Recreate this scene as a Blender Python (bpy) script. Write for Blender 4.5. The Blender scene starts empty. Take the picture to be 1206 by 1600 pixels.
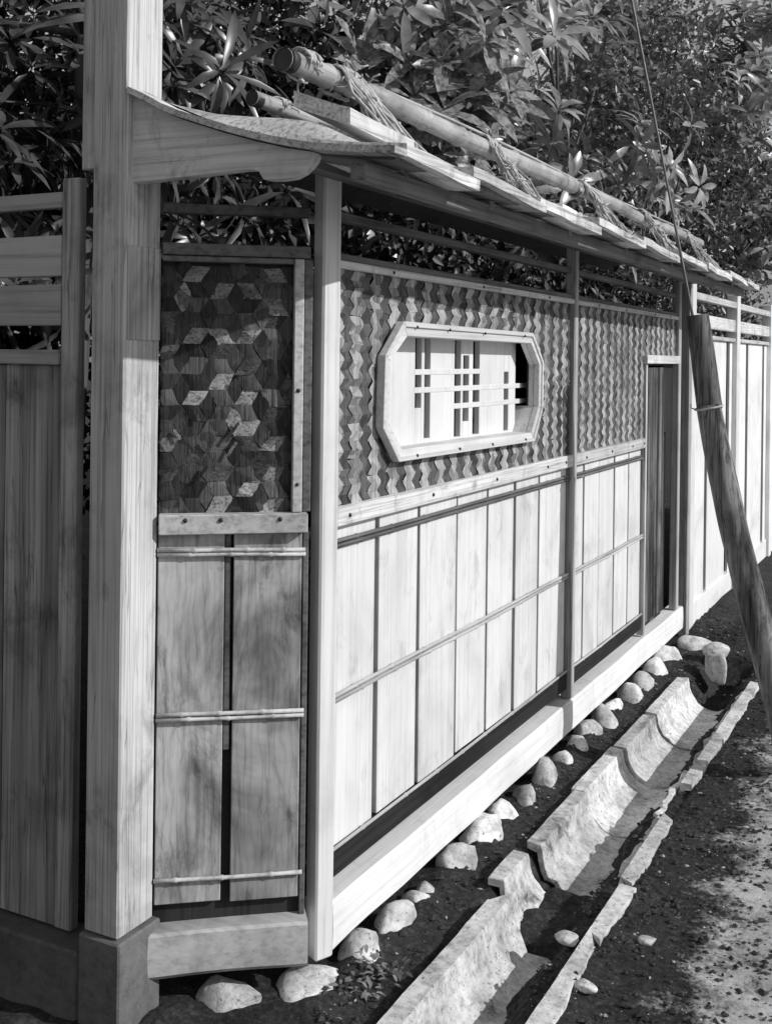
import bpy, bmesh, math, random
import numpy as np
from mathutils import Vector, Matrix, noise

random.seed(7)
rng = np.random.default_rng(11)
S = bpy.context.scene
COL = S.collection

# ------------------------------------------------------------------ camera
CAM = Vector((1.322, -2.254, 1.45))
YAW = math.atan(911 / 1750.0)            # view axis turned left of the long fence
ROLL = 0.012
FWD = Vector((-math.sin(YAW), math.cos(YAW), 0))
RGT = Vector((math.cos(YAW), math.sin(YAW), 0))
cd = bpy.data.cameras.new('camera')
cd.sensor_width = 36
cd.sensor_fit = 'AUTO'
cd.lens = 36 * 1750 / 1600
cd.shift_x = 3 / 1600
cd.shift_y = -241 / 1600
cd.clip_start = 0.05
cd.clip_end = 500
cam = bpy.data.objects.new('camera', cd)
COL.objects.link(cam)
c_, s_ = math.cos(ROLL), math.sin(ROLL)
up0 = Vector((0, 0, 1))
ax = RGT * c_ + up0 * s_                 # camera x axis
ay = up0 * c_ - RGT * s_
M = Matrix.Identity(4)
for i in range(3):
    M[i][0] = ax[i]; M[i][1] = ay[i]; M[i][2] = -FWD[i]; M[i][3] = CAM[i]
cam.matrix_world = M
S.camera = cam

# ------------------------------------------------------------------ sky, sun, exposure
SUN_EL = math.radians(31)
SUN_PHI = math.radians(8)               # from +X towards +Y
sund = Vector((math.cos(SUN_EL) * math.cos(SUN_PHI), math.cos(SUN_EL) * math.sin(SUN_PHI), math.sin(SUN_EL)))
W = bpy.data.worlds.new('World'); S.world = W
W.use_nodes = True
nt = W.node_tree; nt.nodes.clear()
sky = nt.nodes.new('ShaderNodeTexSky'); sky.sky_type = 'NISHITA'
sky.sun_disc = False
sky.sun_elevation = SUN_EL
sky.sun_rotation = math.radians(90) - SUN_PHI
sky.dust_density = 0.4
sky.air_density = 1.6
bw = nt.nodes.new('ShaderNodeSeparateColor')   # old blue-sensitive black and white film: the blue record of the sky
bg = nt.nodes.new('ShaderNodeBackground'); bg.inputs['Strength'].default_value = 0.125
wo = nt.nodes.new('ShaderNodeOutputWorld')
nt.links.new(sky.outputs[0], bw.inputs[0]); nt.links.new(bw.outputs[2], bg.inputs['Color'])
nt.links.new(bg.outputs[0], wo.inputs['Surface'])
sl = bpy.data.lights.new('sun', 'SUN'); sl.energy = 4.8; sl.angle = math.radians(0.55); sl.color = (1, 1, 1)
so = bpy.data.objects.new('sun', sl); COL.objects.link(so)
so.rotation_euler = sund.to_track_quat('Z', 'Y').to_euler()
vs = S.view_settings
vs.view_transform = 'Standard'; vs.look = 'None'; vs.exposure = -0.42; vs.gamma = 1.0
vs.use_curve_mapping = False

# ------------------------------------------------------------------ materials (all neutral: monochrome print)
def new_mat(name):
    m = bpy.data.materials.new(name); m.use_nodes = True
    n = m.node_tree; n.nodes.clear()
    out = n.nodes.new('ShaderNodeOutputMaterial')
    b = n.nodes.new('ShaderNodeBsdfPrincipled')
    n.links.new(b.outputs[0], out.inputs['Surface'])
    return m, n, b

def g3(v): return (v, v, v, 1)

def nd(n, t, **kw):
    x = n.nodes.new(t)
    for k, v in kw.items():
        if k in x.inputs: x.inputs[k].default_value = v
        else: setattr(x, k, v)
    return x

def ramp(n, src, stops):
    r = n.nodes.new('ShaderNodeValToRGB')
    el = r.color_ramp.elements
    while len(el) < len(stops): el.new(0.5)
    for e, (p, v) in zip(el, stops):
        e.position = p; e.color = g3(v)
    n.links.new(src, r.inputs[0])
    return r.outputs[0]

def mul(n, a, b, f=1.0, mode='MULTIPLY'):
    m = n.nodes.new('ShaderNodeMix'); m.data_type = 'RGBA'; m.blend_type = mode
    m.inputs[0].default_value = f
    n.links.new(a, m.inputs[6]); n.links.new(b, m.inputs[7])
    return m.outputs[2]

def wood(name, base, axis='Z', grain=0.35, stain=0.35, rough=0.75, fine=70, swirl=0.0, vary=0.18, streak=0.0, bump=0.25, spots=0.0, cracks=0.0, patches=0.0):
    """weathered timber: stretched grain, blotchy stains, per-piece tone"""
    m, n, b = new_mat(name)
    tc = n.nodes.new('ShaderNodeTexCoord'); oi = n.nodes.new('ShaderNodeObjectInfo')
    off = nd(n, 'ShaderNodeMath', operation='MULTIPLY'); off.inputs[1].default_value = 37.0
    n.links.new(oi.outputs['Random'], off.inputs[0])
    add = nd(n, 'ShaderNodeVectorMath', operation='ADD')
    n.links.new(tc.outputs['Object'], add.inputs[0]); n.links.new(off.outputs[0], add.inputs[1])
    mp = n.nodes.new('ShaderNodeMapping')
    sc = {'X': (1.6, fine, fine), 'Y': (fine, 1.6, fine), 'Z': (fine, fine, 1.6)}[axis]
    if swirl: sc = tuple(0.28 * v if v == fine else 2.6 for v in sc)
    mp.inputs['Scale'].default_value = sc
    n.links.new(add.outputs[0], mp.inputs['Vector'])
    gr = nd(n, 'ShaderNodeTexNoise', Scale=1.0, Detail=7.0, Roughness=0.65, Distortion=swirl)
    n.links.new(mp.outputs[0], gr.inputs['Vector'])
    gcol = ramp(n, gr.outputs['Fac'], [(0.36, 1 - grain), (0.5, 1.0), (0.64, 1 + grain * 0.35)])
    st = nd(n, 'ShaderNodeTexNoise', Scale=3.1, Detail=5.0, Roughness=0.6, Distortion=0.6)
    n.links.new(add.outputs[0], st.inputs['Vector'])
    scol = ramp(n, st.outputs['Fac'], [(0.3, 1 - stain), (0.52, 1.0), (0.7, 1 + stain * 0.25)])
    col = mul(n, gcol, scol)
    if swirl:                                   # cathedral figure
        mp2 = n.nodes.new('ShaderNodeMapping'); mp2.inputs['Scale'].default_value = (7, 7, 1.7)
        n.links.new(add.outputs[0], mp2.inputs['Vector'])
        w = nd(n, 'ShaderNodeTexWave', Scale=3.4, Distortion=9.0, Detail=3.0)
        w.inputs['Detail Scale'].default_value = 1.1
        n.links.new(mp2.outputs[0], w.inputs['Vector'])
        col = mul(n, col, ramp(n, w.outputs['Fac'], [(0.0, 0.86), (0.3, 1.0), (1.0, 1.02)]))
    if streak:                                  # long damp runs; on the wire guard, sunlit patches put into colour
        mp3 = n.nodes.new('ShaderNodeMapping'); mp3.inputs['Scale'].default_value = tuple(0.7 if v == 1.6 else 14 for v in ({'X': (1.6, 0, 0), 'Y': (0, 1.6, 0), 'Z': (0, 0, 1.6)}[axis]))
        n.links.new(add.outputs[0], mp3.inputs['Vector'])
        k = nd(n, 'ShaderNodeTexNoise', Scale=1.0, Detail=4.0, Roughness=0.6)
        n.links.new(mp3.outputs[0], k.inputs['Vector'])
        col = mul(n, col, ramp(n, k.outputs['Fac'], [(0.4, 1 - streak), (0.6, 1.0)]))
    if patches:                                 # strips split from different sheets of bark
        pv = nd(n, 'ShaderNodeTexVoronoi', Scale=34.0); n.links.new(tc.outputs['Object'] if False else add.outputs[0], pv.inputs['Vector'])
        pb = n.nodes.new('ShaderNodeSeparateColor'); n.links.new(pv.outputs['Color'], pb.inputs[0])
        col = mul(n, col, ramp(n, pb.outputs[0], [(0.0, 1 - patches), (0.5, 1.0), (1.0, 1 + patches * 0.5)]))
    if cracks:
        mp5 = n.nodes.new('ShaderNodeMapping'); mp5.inputs['Scale'].default_value = {'X': (0.9, 26, 26), 'Y': (26, 0.9, 26), 'Z': (26, 26, 0.9)}[axis]
        n.links.new(add.outputs[0], mp5.inputs['Vector'])
        k5 = nd(n, 'ShaderNodeTexNoise', Scale=1.0, Detail=3.0, Roughness=0.55)
        n.links.new(mp5.outputs[0], k5.inputs['Vector'])
        col = mul(n, col, ramp(n, k5.outputs['Fac'], [(0.488, 1.0), (0.498, 1 - cracks), (0.502, 1 - cracks), (0.512, 1.0)]))
    if spots:                                   # blotches, knots and nail-rust specks
        mp4 = n.nodes.new('ShaderNodeMapping'); mp4.inputs['Scale'].default_value = (9, 9, 5)
        n.links.new(add.outputs[0], mp4.inputs['Vector'])
        k4 = nd(n, 'ShaderNodeTexNoise', Scale=1.0, Detail=8.0, Roughness=0.72, Distortion=0.4)
        n.links.new(mp4.outputs[0], k4.inputs['Vector'])
        col = mul(n, col, ramp(n, k4.outputs['Fac'], [(0.34, 1 - spots), (0.46, 1.0)]))
        vo = nd(n, 'ShaderNodeTexVoronoi', Scale=5.5)
        wz = n.nodes.new('ShaderNodeMapping'); wz.inputs['Scale'].default_value = {'X': (.55, 1, 1), 'Y': (1, .55, 1), 'Z': (1, 1, .55)}[axis]
        dv_ = nd(n, 'ShaderNodeVectorMath', operation='SCALE'); dv_.inputs['Scale'].default_value = 0.02; n.links.new(k4.outputs['Color'], dv_.inputs[0])
        da_ = nd(n, 'ShaderNodeVectorMath', operation='ADD'); n.links.new(add.outputs[0], da_.inputs[0]); n.links.new(dv_.outputs[0], da_.inputs[1])
        n.links.new(da_.outputs[0], wz.inputs['Vector']); n.links.new(wz.outputs[0], vo.inputs['Vector'])
        col = mul(n, col, ramp(n, vo.outputs['Distance'], [(0.03, 1 - spots), (0.045, 0.9), (0.06, 1 - spots * 0.55), (0.08, 1.05), (0.12, 1.0)]))
    vr = n.nodes.new('ShaderNodeMapRange'); vr.inputs['To Min'].default_value = base * (1 - vary); vr.inputs['To Max'].default_value = base * (1 + vary * 0.6)
    n.links.new(oi.outputs['Random'], vr.inputs['Value'])
    cb = n.nodes.new('ShaderNodeCombineColor')
    for i in range(3): n.links.new(vr.outputs[0], cb.inputs[i])
    col = mul(n, col, cb.outputs[0])
    n.links.new(col, b.inputs['Base Color'])
    b.inputs['Roughness'].default_value = rough
    b.inputs['Specular IOR Level'].default_value = 0.25
    bp = nd(n, 'ShaderNodeBump', Strength=bump, Distance=0.004)
    n.links.new(gr.outputs['Fac'], bp.inputs['Height']); n.links.new(bp.outputs[0], b.inputs['Normal'])
    return m

def grain_mat(name, base, scale=30.0, amt=0.5, rough=0.9, bump=0.5, dist=0.01, vary=0.15, spots=0.0, dirt=0.0):
    """stone, clay, soil"""
    m, n, b = new_mat(name)
    tc = n.nodes.new('ShaderNodeTexCoord'); oi = n.nodes.new('ShaderNodeObjectInfo')
    a = nd(n, 'ShaderNodeTexNoise', Scale=scale, Detail=8.0, Roughness=0.7)
    n.links.new(tc.outputs['Object'], a.inputs['Vector'])
    c = nd(n, 'ShaderNodeTexNoise', Scale=scale * 0.16, Detail=4.0, Roughness=0.6)
    n.links.new(tc.outputs['Object'], c.inputs['Vector'])
    col = mul(n, ramp(n, a.outputs['Fac'], [(0.3, 1 - amt), (0.5, 1.0), (0.72, 1 + amt * 0.6)]), ramp(n, c.outputs['Fac'], [(0.32, 1 - amt * 0.8), (0.55, 1.0), (0.7, 1.1)]))
    if dirt:                                    # soil smears and dark chips
        d1 = nd(n, 'ShaderNodeTexNoise', Scale=7.0, Detail=9.0, Roughness=0.75, Distortion=0.5); n.links.new(tc.outputs['Object'], d1.inputs['Vector'])
        col = mul(n, col, ramp(n, d1.outputs['Fac'], [(0.34, 1 - dirt), (0.43, 0.9), (0.5, 1.0)]))
        d2 = nd(n, 'ShaderNodeTexNoise', Scale=120.0, Detail=2.0); n.links.new(tc.outputs['Object'], d2.inputs['Vector'])
        col = mul(n, col, ramp(n, d2.outputs['Fac'], [(0.28, 1 - dirt), (0.36, 1.0)]))
    vr = n.nodes.new('ShaderNodeMapRange'); vr.inputs['To Min'].default_value = base * (1 - vary); vr.inputs['To Max'].default_value = base * (1 + vary)
    n.links.new(oi.outputs['Random'], vr.inputs['Value'])
    cb = n.nodes.new('ShaderNodeCombineColor')
    for i in range(3): n.links.new(vr.outputs[0], cb.inputs[i])
    col = mul(n, col, cb.outputs[0])
    n.links.new(col, b.inputs['Base Color'])
    b.inputs['Roughness'].default_value = rough
    b.inputs['Specular IOR Level'].default_value = 0.2
    bp = nd(n, 'ShaderNodeBump', Strength=bump, Distance=dist)
    n.links.new(a.outputs['Fac'], bp.inputs['Height']); n.links.new(bp.outputs[0], b.inputs['Normal'])
    return m

def leaf_mat(name, base, rough=0.35, trans=0.12):
    m, n, b = new_mat(name)
    tc = n.nodes.new('ShaderNodeTexCoord')
    a = nd(n, 'ShaderNodeTexNoise', Scale=9.0, Detail=3.0)
    n.links.new(tc.outputs['Object'], a.inputs['Vector'])
    n.links.new(ramp(n, a.outputs['Fac'], [(0.36, base * 0.35), (0.5, base), (0.64, base * 1.6)]), b.inputs['Base Color'])
    b.inputs['Roughness'].default_value = rough
    b.inputs['Specular IOR Level'].default_value = 0.5
    if trans:
        t = nd(n, 'ShaderNodeBsdfTranslucent'); t.inputs['Color'].default_value = g3(base * 1.3)
        mx = n.nodes.new('ShaderNodeMixShader'); mx.inputs[0].default_value = trans
        out = [x for x in n.nodes if x.type == 'OUTPUT_MATERIAL'][0]
        n.links.new(b.outputs[0], mx.inputs[1]); n.links.new(t.outputs[0], mx.inputs[2]); n.links.new(mx.outputs[0], out.inputs['Surface'])
    return m

def plain(name, v, rough=0.6, metal=0.0):
    m, n, b = new_mat(name)
    tc = n.nodes.new('ShaderNodeTexCoord')
    a = nd(n, 'ShaderNodeTexNoise', Scale=40.0, Detail=4.0); n.links.new(tc.outputs['Object'], a.inputs['Vector'])
    n.links.new(ramp(n, a.outputs['Fac'], [(0.3, v * 0.7), (0.7, v * 1.25)]), b.inputs['Base Color'])
    b.inputs['Roughness'].default_value = rough; b.inputs['Metallic'].default_value = metal
    return m

MT = {}
MT['post'] = wood('weathered_post', 0.46, 'Z', 0.45, 0.3, streak=0.25, fine=120, cracks=0.4)
MT['post_pale'] = wood('pale_corner_post', 0.66, 'Z', 0.25, 0.2, vary=0.02)
MT['gate_post'] = wood('gate_post_timber', 0.50, 'Z', 0.38, 0.4, streak=0.2, fine=130, spots=0.35, cracks=0.4)
MT['rail'] = wood('pale_rail', 0.58, 'Y', 0.35, 0.25, fine=110, spots=0.4, cracks=0.3)
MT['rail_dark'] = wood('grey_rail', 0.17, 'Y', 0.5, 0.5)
MT['rail_short'] = wood('wing_rail', 0.50, 'X', 0.35, 0.3)
MT['rail_short_dark'] = wood('wing_rail_grey', 0.15, 'X', 0.45, 0.5)
MT['board'] = wood('pale_board', 0.68, 'Z', 0.12, 0.18, vary=0.07, streak=0.1, fine=110, spots=0.22, cracks=0.12)
MT['board_short'] = wood('figured_board', 0.46, 'Z', 0.4, 0.8, swirl=2.2, fine=45, vary=0.2, spots=0.6, cracks=0.2)
MT['kick_and_shade'] = wood('damp_kick_and_stop_shade', 0.02, 'Y', 0.6, 0.7)
MT['dark'] = wood('dark_backing', 0.025, 'Z', 0.4, 0.4)
MT['beam'] = wood('sill_beam', 0.70, 'Y', 0.10, 0.12, fine=110, spots=0.15, cracks=0.12)
MT['beam_short'] = wood('wing_sill_beam', 0.42, 'X', 0.2, 0.5)
MT['door'] = wood('charred_door', 0.20, 'Z', 0.7, 0.8, streak=0.9, fine=80, spots=0.7, cracks=0.5)
MT['gate'] = wood('gate_board', 0.38, 'Z', 0.45, 0.5, streak=0.5, fine=120, cracks=0.5, spots=0.4)
MT['gate_rail'] = wood('gate_rail_wood', 0.40, 'X', 0.3, 0.3)
MT['bracket'] = wood('bracket_timber', 0.62, 'X', 0.35, 0.45, fine=60, spots=0.4)
MT['roof'] = wood('roof_board', 0.62, 'Y', 0.5, 0.5, fine=110, spots=0.45, cracks=0.5)
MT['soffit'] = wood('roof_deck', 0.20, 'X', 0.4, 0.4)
MT['strip_light'] = wood('bark_strip_light', 0.31, 'Z', 0.5, 0.5, fine=160, vary=0.35, bump=0.6, patches=0.55)
MT['strip_dark'] = wood('bark_strip_dark', 0.10, 'Z', 0.5, 0.5, fine=160, vary=0.4, bump=0.6, patches=0.6)
MT['hex'] = [wood('hex_strip_%d' % i, v, a, 0.7, 0.7, fine=170, vary=0.85, bump=0.8, rough=0.5, patches=0.5) for i, (v, a) in enumerate([(0.24, 'X'), (0.075, 'Z'), (0.06, 'Z')])]
MT['bamboo'] = wood('bamboo_pole', 0.38, 'Y', 0.3, 0.6, rough=0.45, fine=60, spots=0.4, cracks=0.3)
MT['cane'] = wood('split_bamboo', 0.48, 'Y', 0.35, 0.3, rough=0.5)
MT['cane_dark'] = wood('old_split_bamboo', 0.14, 'Y', 0.4, 0.5, rough=0.5)
MT['hole'] = plain('bamboo_hollow', 0.02)
MT['nail'] = plain('iron_nail', 0.03, 0.5, 0.3)
MT['straw'] = plain('straw_rope', 0.42, 0.9)
MT['white'] = wood('window_board', 0.66, 'Z', 0.1, 0.14, vary=0.04)
MT['frame'] = wood('window_frame_wood', 0.60, 'Y', 0.2, 0.15)
MT['stone'] = grain_mat('pale_stone', 0.66, 45, 0.5, vary=0.3, dirt=0.65)
MT['plinth'] = grain_mat('plinth_stone', 0.12, 30, 0.4)
MT['clay'] = grain_mat('gutter_clay', 0.60, 48, 0.5, bump=0.35, dirt=0.75)
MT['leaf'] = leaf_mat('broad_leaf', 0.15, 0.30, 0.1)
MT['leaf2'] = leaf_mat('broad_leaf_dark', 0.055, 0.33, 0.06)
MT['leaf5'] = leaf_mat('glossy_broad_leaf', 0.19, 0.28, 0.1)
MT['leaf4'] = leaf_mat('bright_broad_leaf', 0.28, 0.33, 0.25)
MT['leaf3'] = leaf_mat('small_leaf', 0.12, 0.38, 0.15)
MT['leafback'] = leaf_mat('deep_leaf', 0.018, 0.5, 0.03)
MT['bark'] = wood('tree_bark', 0.10, 'Z', 0.5, 0.5)
MT['guard'] = wood('guard_timber', 0.24, 'Z', 0.8, 0.7, streak=0.75, fine=60, cracks=0.7, bump=0.7)  # strong streaks paint sunlit patches into the timber
MT['wire'] = plain('steel_wire', 0.12, 0.5, 0.4)
MT['farboard'] = wood('far_board', 0.75, 'Z', 0.15, 0.2, fine=110)

def ground_mat():
    m, n, b = new_mat('garden_soil')
    tc = n.nodes.new('ShaderNodeTexCoord')
    a = nd(n, 'ShaderNodeTexNoise', Scale=55.0, Detail=9.0, Roughness=0.75); n.links.new(tc.outputs['Object'], a.inputs['Vector'])
    c = nd(n, 'ShaderNodeTexNoise', Scale=6.0, Detail=6.0, Roughness=0.65); n.links.new(tc.outputs['Object'], c.inputs['Vector'])
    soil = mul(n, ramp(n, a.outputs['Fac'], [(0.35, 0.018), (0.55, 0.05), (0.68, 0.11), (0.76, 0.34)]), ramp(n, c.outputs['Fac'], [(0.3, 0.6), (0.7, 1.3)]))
    pale_ground = mul(n, ramp(n, a.outputs['Fac'], [(0.3, 0.2), (0.5, 0.5), (0.7, 0.62)]), ramp(n, c.outputs['Fac'], [(0.35, 0.55), (0.6, 1.0)]))
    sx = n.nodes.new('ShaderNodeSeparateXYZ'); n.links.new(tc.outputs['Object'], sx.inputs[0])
    # ground colour turns from dark to pale right of the gutter, with a ragged edge
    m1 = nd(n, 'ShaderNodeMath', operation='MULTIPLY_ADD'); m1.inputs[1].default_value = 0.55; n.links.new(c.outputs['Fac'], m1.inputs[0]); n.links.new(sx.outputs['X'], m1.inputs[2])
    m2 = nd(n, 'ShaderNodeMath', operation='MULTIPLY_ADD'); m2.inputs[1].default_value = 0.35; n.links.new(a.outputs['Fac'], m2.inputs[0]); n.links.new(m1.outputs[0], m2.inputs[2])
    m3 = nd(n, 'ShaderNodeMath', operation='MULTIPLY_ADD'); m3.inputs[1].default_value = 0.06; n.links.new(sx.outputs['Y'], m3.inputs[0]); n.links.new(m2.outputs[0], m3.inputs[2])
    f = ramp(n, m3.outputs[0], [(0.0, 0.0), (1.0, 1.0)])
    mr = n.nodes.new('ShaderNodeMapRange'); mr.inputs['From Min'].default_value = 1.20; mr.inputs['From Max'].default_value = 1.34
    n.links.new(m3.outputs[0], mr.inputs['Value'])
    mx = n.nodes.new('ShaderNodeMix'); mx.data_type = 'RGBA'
    n.links.new(mr.outputs[0], mx.inputs[0]); n.links.new(soil, mx.inputs[6]); n.links.new(pale_ground, mx.inputs[7])
    n.links.new(mx.outputs[2], b.inputs['Base Color'])
    b.inputs['Roughness'].default_value = 0.95; b.inputs['Specular IOR Level'].default_value = 0.1
    bp = nd(n, 'ShaderNodeBump', Strength=0.8, Distance=0.012); n.links.new(a.outputs['Fac'], bp.inputs['Height']); n.links.new(bp.outputs[0], b.inputs['Normal'])
    return m
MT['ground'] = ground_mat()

# ------------------------------------------------------------------ object helpers
def link(name, me, mat, parent=None, smooth=False):
    o = bpy.data.objects.new(name, me); COL.objects.link(o)
    if mat is not None and len(me.materials) == 0: me.materials.append(mat)
    if smooth: me.polygons.foreach_set('use_smooth', [True] * len(me.polygons))
    if parent is not None:
        o.parent = parent
        o.matrix_parent_inverse = WORLD[parent.name].inverted()
    WORLD[o.name] = Matrix.Identity(4)
    return o
WORLD = {}

def thing(name, loc, label, cat, group=None):
    o = bpy.data.objects.new(name, None); COL.objects.link(o)
    o.location = loc; o.empty_display_size = 0.1
    WORLD[o.name] = Matrix.Translation(loc)
    return tag(o, label, cat, group)

def tag(o, label=None, cat=None, group=None, kind=None):
    if label: o['label'] = label
    if cat: o['category'] = cat
    if group: o['group'] = group
    if kind: o['kind'] = kind
    return o

class Frame:
    """u along, v outwards, w up"""
    def __init__(s, o, u, v):
        s.o = Vector(o); s.u = Vector(u).normalized(); s.v = Vector(v).normalized()
    def __call__(s, u, v, w):
        return s.o + s.u * u + s.v * v + Vector((0, 0, w))
LONG = Frame((0, 0, 0), (0, 1, 0), (1, 0, 0))
A2 = Vector((-0.271, -0.277, 0)); B2 = Vector((0, -0.06, 0))
du = (B2 - A2).normalized()
WING = Frame(A2, du, (du.y, -du.x, 0))
FRONT = Frame((0, 0, 0), (1, 0, 0), (0, -1, 0))    # u = x, v = -y

def bm_box(fr, u0, u1, v0, v1, w0, w1, bev=0.002, jit=0.0, bm=None):
    own = bm is None
    bm = bm or bmesh.new()
    vs_ = []
    for (u, v, w) in [(u0, v0, w0), (u1, v0, w0), (u1, v1, w0), (u0, v1, w0), (u0, v0, w1), (u1, v0, w1), (u1, v1, w1), (u0, v1, w1)]:
        p = fr(u, v, w)
        if jit: p += Vector([random.uniform(-jit, jit) for _ in range(3)])
        vs_.append(bm.verts.new(p))
    fs = [bm.faces.new([vs_[i] for i in f]) for f in [(0, 3, 2, 1), (4, 5, 6, 7), (0, 1, 5, 4), (1, 2, 6, 5), (2, 3, 7, 6), (3, 0, 4, 7)]]
    if bev:
        es = set(e for f in fs for e in f.edges)
        bmesh.ops.bevel(bm, geom=list(es), offset=bev, segments=1, affect='EDGES')
    return bm

def fin(bm, name):
    bmesh.ops.recalc_face_normals(bm, faces=bm.faces)
    me = bpy.data.meshes.new(name); bm.to_mesh(me); bm.free()
    return me

def box(name, fr, dims, mat, parent, bev=0.002, jit=0.0):
    return link(name, fin(bm_box(fr, *dims, bev=bev, jit=jit), name), mat, parent)

def tube_bm(pts, radii, seg=8, bm=None, cap=True, sq=1.0):
    own = bm or bmesh.new(); bm = own
    pts = [Vector(p) for p in pts]
    rings = []
    ref = None
    for i, p in enumerate(pts):
        t = (pts[min(i + 1, len(pts) - 1)] - pts[max(i - 1, 0)]).normalized()
        if ref is None:
            ref = t.cross(Vector((0.31, 0.2, 0.93)))
            if ref.length < 1e-3: ref = t.cross(Vector((1, 0, 0)))
        a = (ref - t * ref.dot(t)).normalized(); ref = a
        b_ = t.cross(a)
        r = radii[i] if hasattr(radii, '__len__') else radii
        rings.append([bm.verts.new(p + (a * math.cos(2 * math.pi * k / seg) + b_ * math.sin(2 * math.pi * k / seg)) * r) for k in range(seg)])
    for r0, r1 in zip(rings, rings[1:]):
        for k in range(seg):
            f = bm.faces.new((r0[k], r0[(k + 1) % seg], r1[(k + 1) % seg], r1[k])); f.smooth = True
    if cap:
        bm.faces.new(rings[0][::-1]); bm.faces.new(rings[-1])
    return bm

def cane_pts(p0, p1, r, step=0.16, wob=0.0, swell=1.18):
    """points and radii for a bamboo cane with nodes"""
    p0 = Vector(p0); p1 = Vector(p1); L = (p1 - p0).length
    ts = [0.0]; rs = [r]
    s = random.uniform(0.04, step)
    while s < L - 0.03:
        for d, k in ((-0.006, 1.0), (-0.002, swell), (0.002, swell * 0.97), (0.006, 0.96)):
            ts.append((s + d) / L); rs.append(r * k)
        s += step * random.uniform(0.8, 1.2)
    ts.append(1.0); rs.append(r)
    pts = []
    for t in ts:
        q = p0.lerp(p1, t)
        q += Vector((noise.noise(Vector((t * 3 + r * 900, 0, p0.z * 7))), 0, noise.noise(Vector((t * 3, 5, p0.z * 9))))) * wob
        pts.append(q)
    return pts, rs

def cane(name, p0, p1, r, mat, parent, step=0.16, wob=0.003, seg=8):
    pts, rs = cane_pts(p0, p1, r, step, wob, 1.32)
    return link(name, fin(tube_bm(pts, rs, seg), name), mat, parent)

NAILME = None
def nail(fr, u, v, w, parent, r=0.006):
    bm = bmesh.new()
    bmesh.ops.create_uvsphere(bm, u_segments=8, v_segments=5, radius=r)
    c = fr(u, v, w)
    for q in bm.verts: q.co = q.co + c
    return link('nail', fin(bm, 'nail'), MT['nail'], parent, True)

# ------------------------------------------------------------------ ground
def gutter_ditch(x, y):
    if -2 < y < 3.35 and 0.2 < x < 0.52:
        t = (x - 0.36) / 0.17
        z = -0.16 * max(0, 1 - t * t)
        if y > -1:                                   # soil slumped in from the right
            e = 0.385 + 0.035 * noise.noise(Vector((x * 3, y * 5, 2))) + 0.015 * noise.noise(Vector((x * 10, y * 19, 5)))
            f = -0.13 + 0.115 * min(1, max(0, (x - e + 0.03) / 0.085))
            z = max(z, f) if x > 0.3 else z
        if 0.53 < y < 0.86: z = max(z, -0.075 + 0.02 * noise.noise(Vector((x * 14, y * 14, 1))))
        return z
    return 0.0

def ground_z(x, y):
    z = 0.0
    if -1.5 < x < 2.2 and -1.2 < y < 5:
        z += 0.012 * noise.noise(Vector((x * 9, y * 9, 0))) + 0.006 * noise.noise(Vector((x * 31, y * 31, 3))) + 0.004 * noise.noise(Vector((x * 70, y * 70, 9)))
        z += gutter_ditch(x, y)
        z += 0.022 * math.exp(-((x - 0.05) / 0.05) ** 2) * (0.6 + 0.8 * noise.noise(Vector((y * 13, 3, x * 9))))   # soil banked against the stones
        # spoil heap beyond the end of the gutter
        z += 0.07 * math.exp(-((x - 0.34) / 0.16) ** 2 - ((y - 3.75) / 0.3) ** 2)
    return z

xs = [-90, -40, -20, -10, -6, -4, -3, -2.2, -1.6] + list(np.arange(-1.3, 1.6, 0.02)) + [1.7, 2, 2.6, 3.5, 5, 8, 14, 25, 45, 90]
ys = [-60, -30, -15, -8, -5, -3.5, -2.5, -1.8, -1.4] + list(np.arange(-1.1, 4.6, 0.02)) + [4.8, 5.2, 6, 7, 8.5, 11, 15, 22, 35, 60, 110]
V = [(x, y, ground_z(x, y)) for y in ys for x in xs]
nx = len(xs)
F = [(j * nx + i, j * nx + i + 1, (j + 1) * nx + i + 1, (j + 1) * nx + i) for j in range(len(ys) - 1) for i in range(nx - 1)]
me = bpy.data.meshes.new('ground'); me.from_pydata(V, [], F)
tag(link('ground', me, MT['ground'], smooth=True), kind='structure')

# ------------------------------------------------------------------ long fence
fence = thing('garden_fence', (0, 1.8, 0.06), 'long pale fence of woven bark above upright boards with an eight-sided window', 'fence')
TOP = 1.695; RAIL0 = 1.66; MID1 = 1.096; MID0 = 1.052
# posts
CORN = Frame((0, 0, 0), (0.44, 0.90, 0), (0.90, -0.44, 0))
box('post', CORN, (-0.026, 0.024, -0.026, 0.020, 0.055, 1.90), MT['post_pale'], fence, 0.005, 0.0008)
box('post', LONG, (1.79, 1.83, -0.02, 0.020, 0.181, 1.90), MT['post'], fence, 0.004, 0.0008)
box('post', LONG, (3.50, 3.545, -0.02, 0.020, 0.181, 1.86), MT['post'], fence, 0.004, 0.0008)
box('post', LONG, (3.70, 3.76, -0.02, 0.03, 0.0, 1.86), MT['post'], fence, 0.004, 0.0008)
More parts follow.
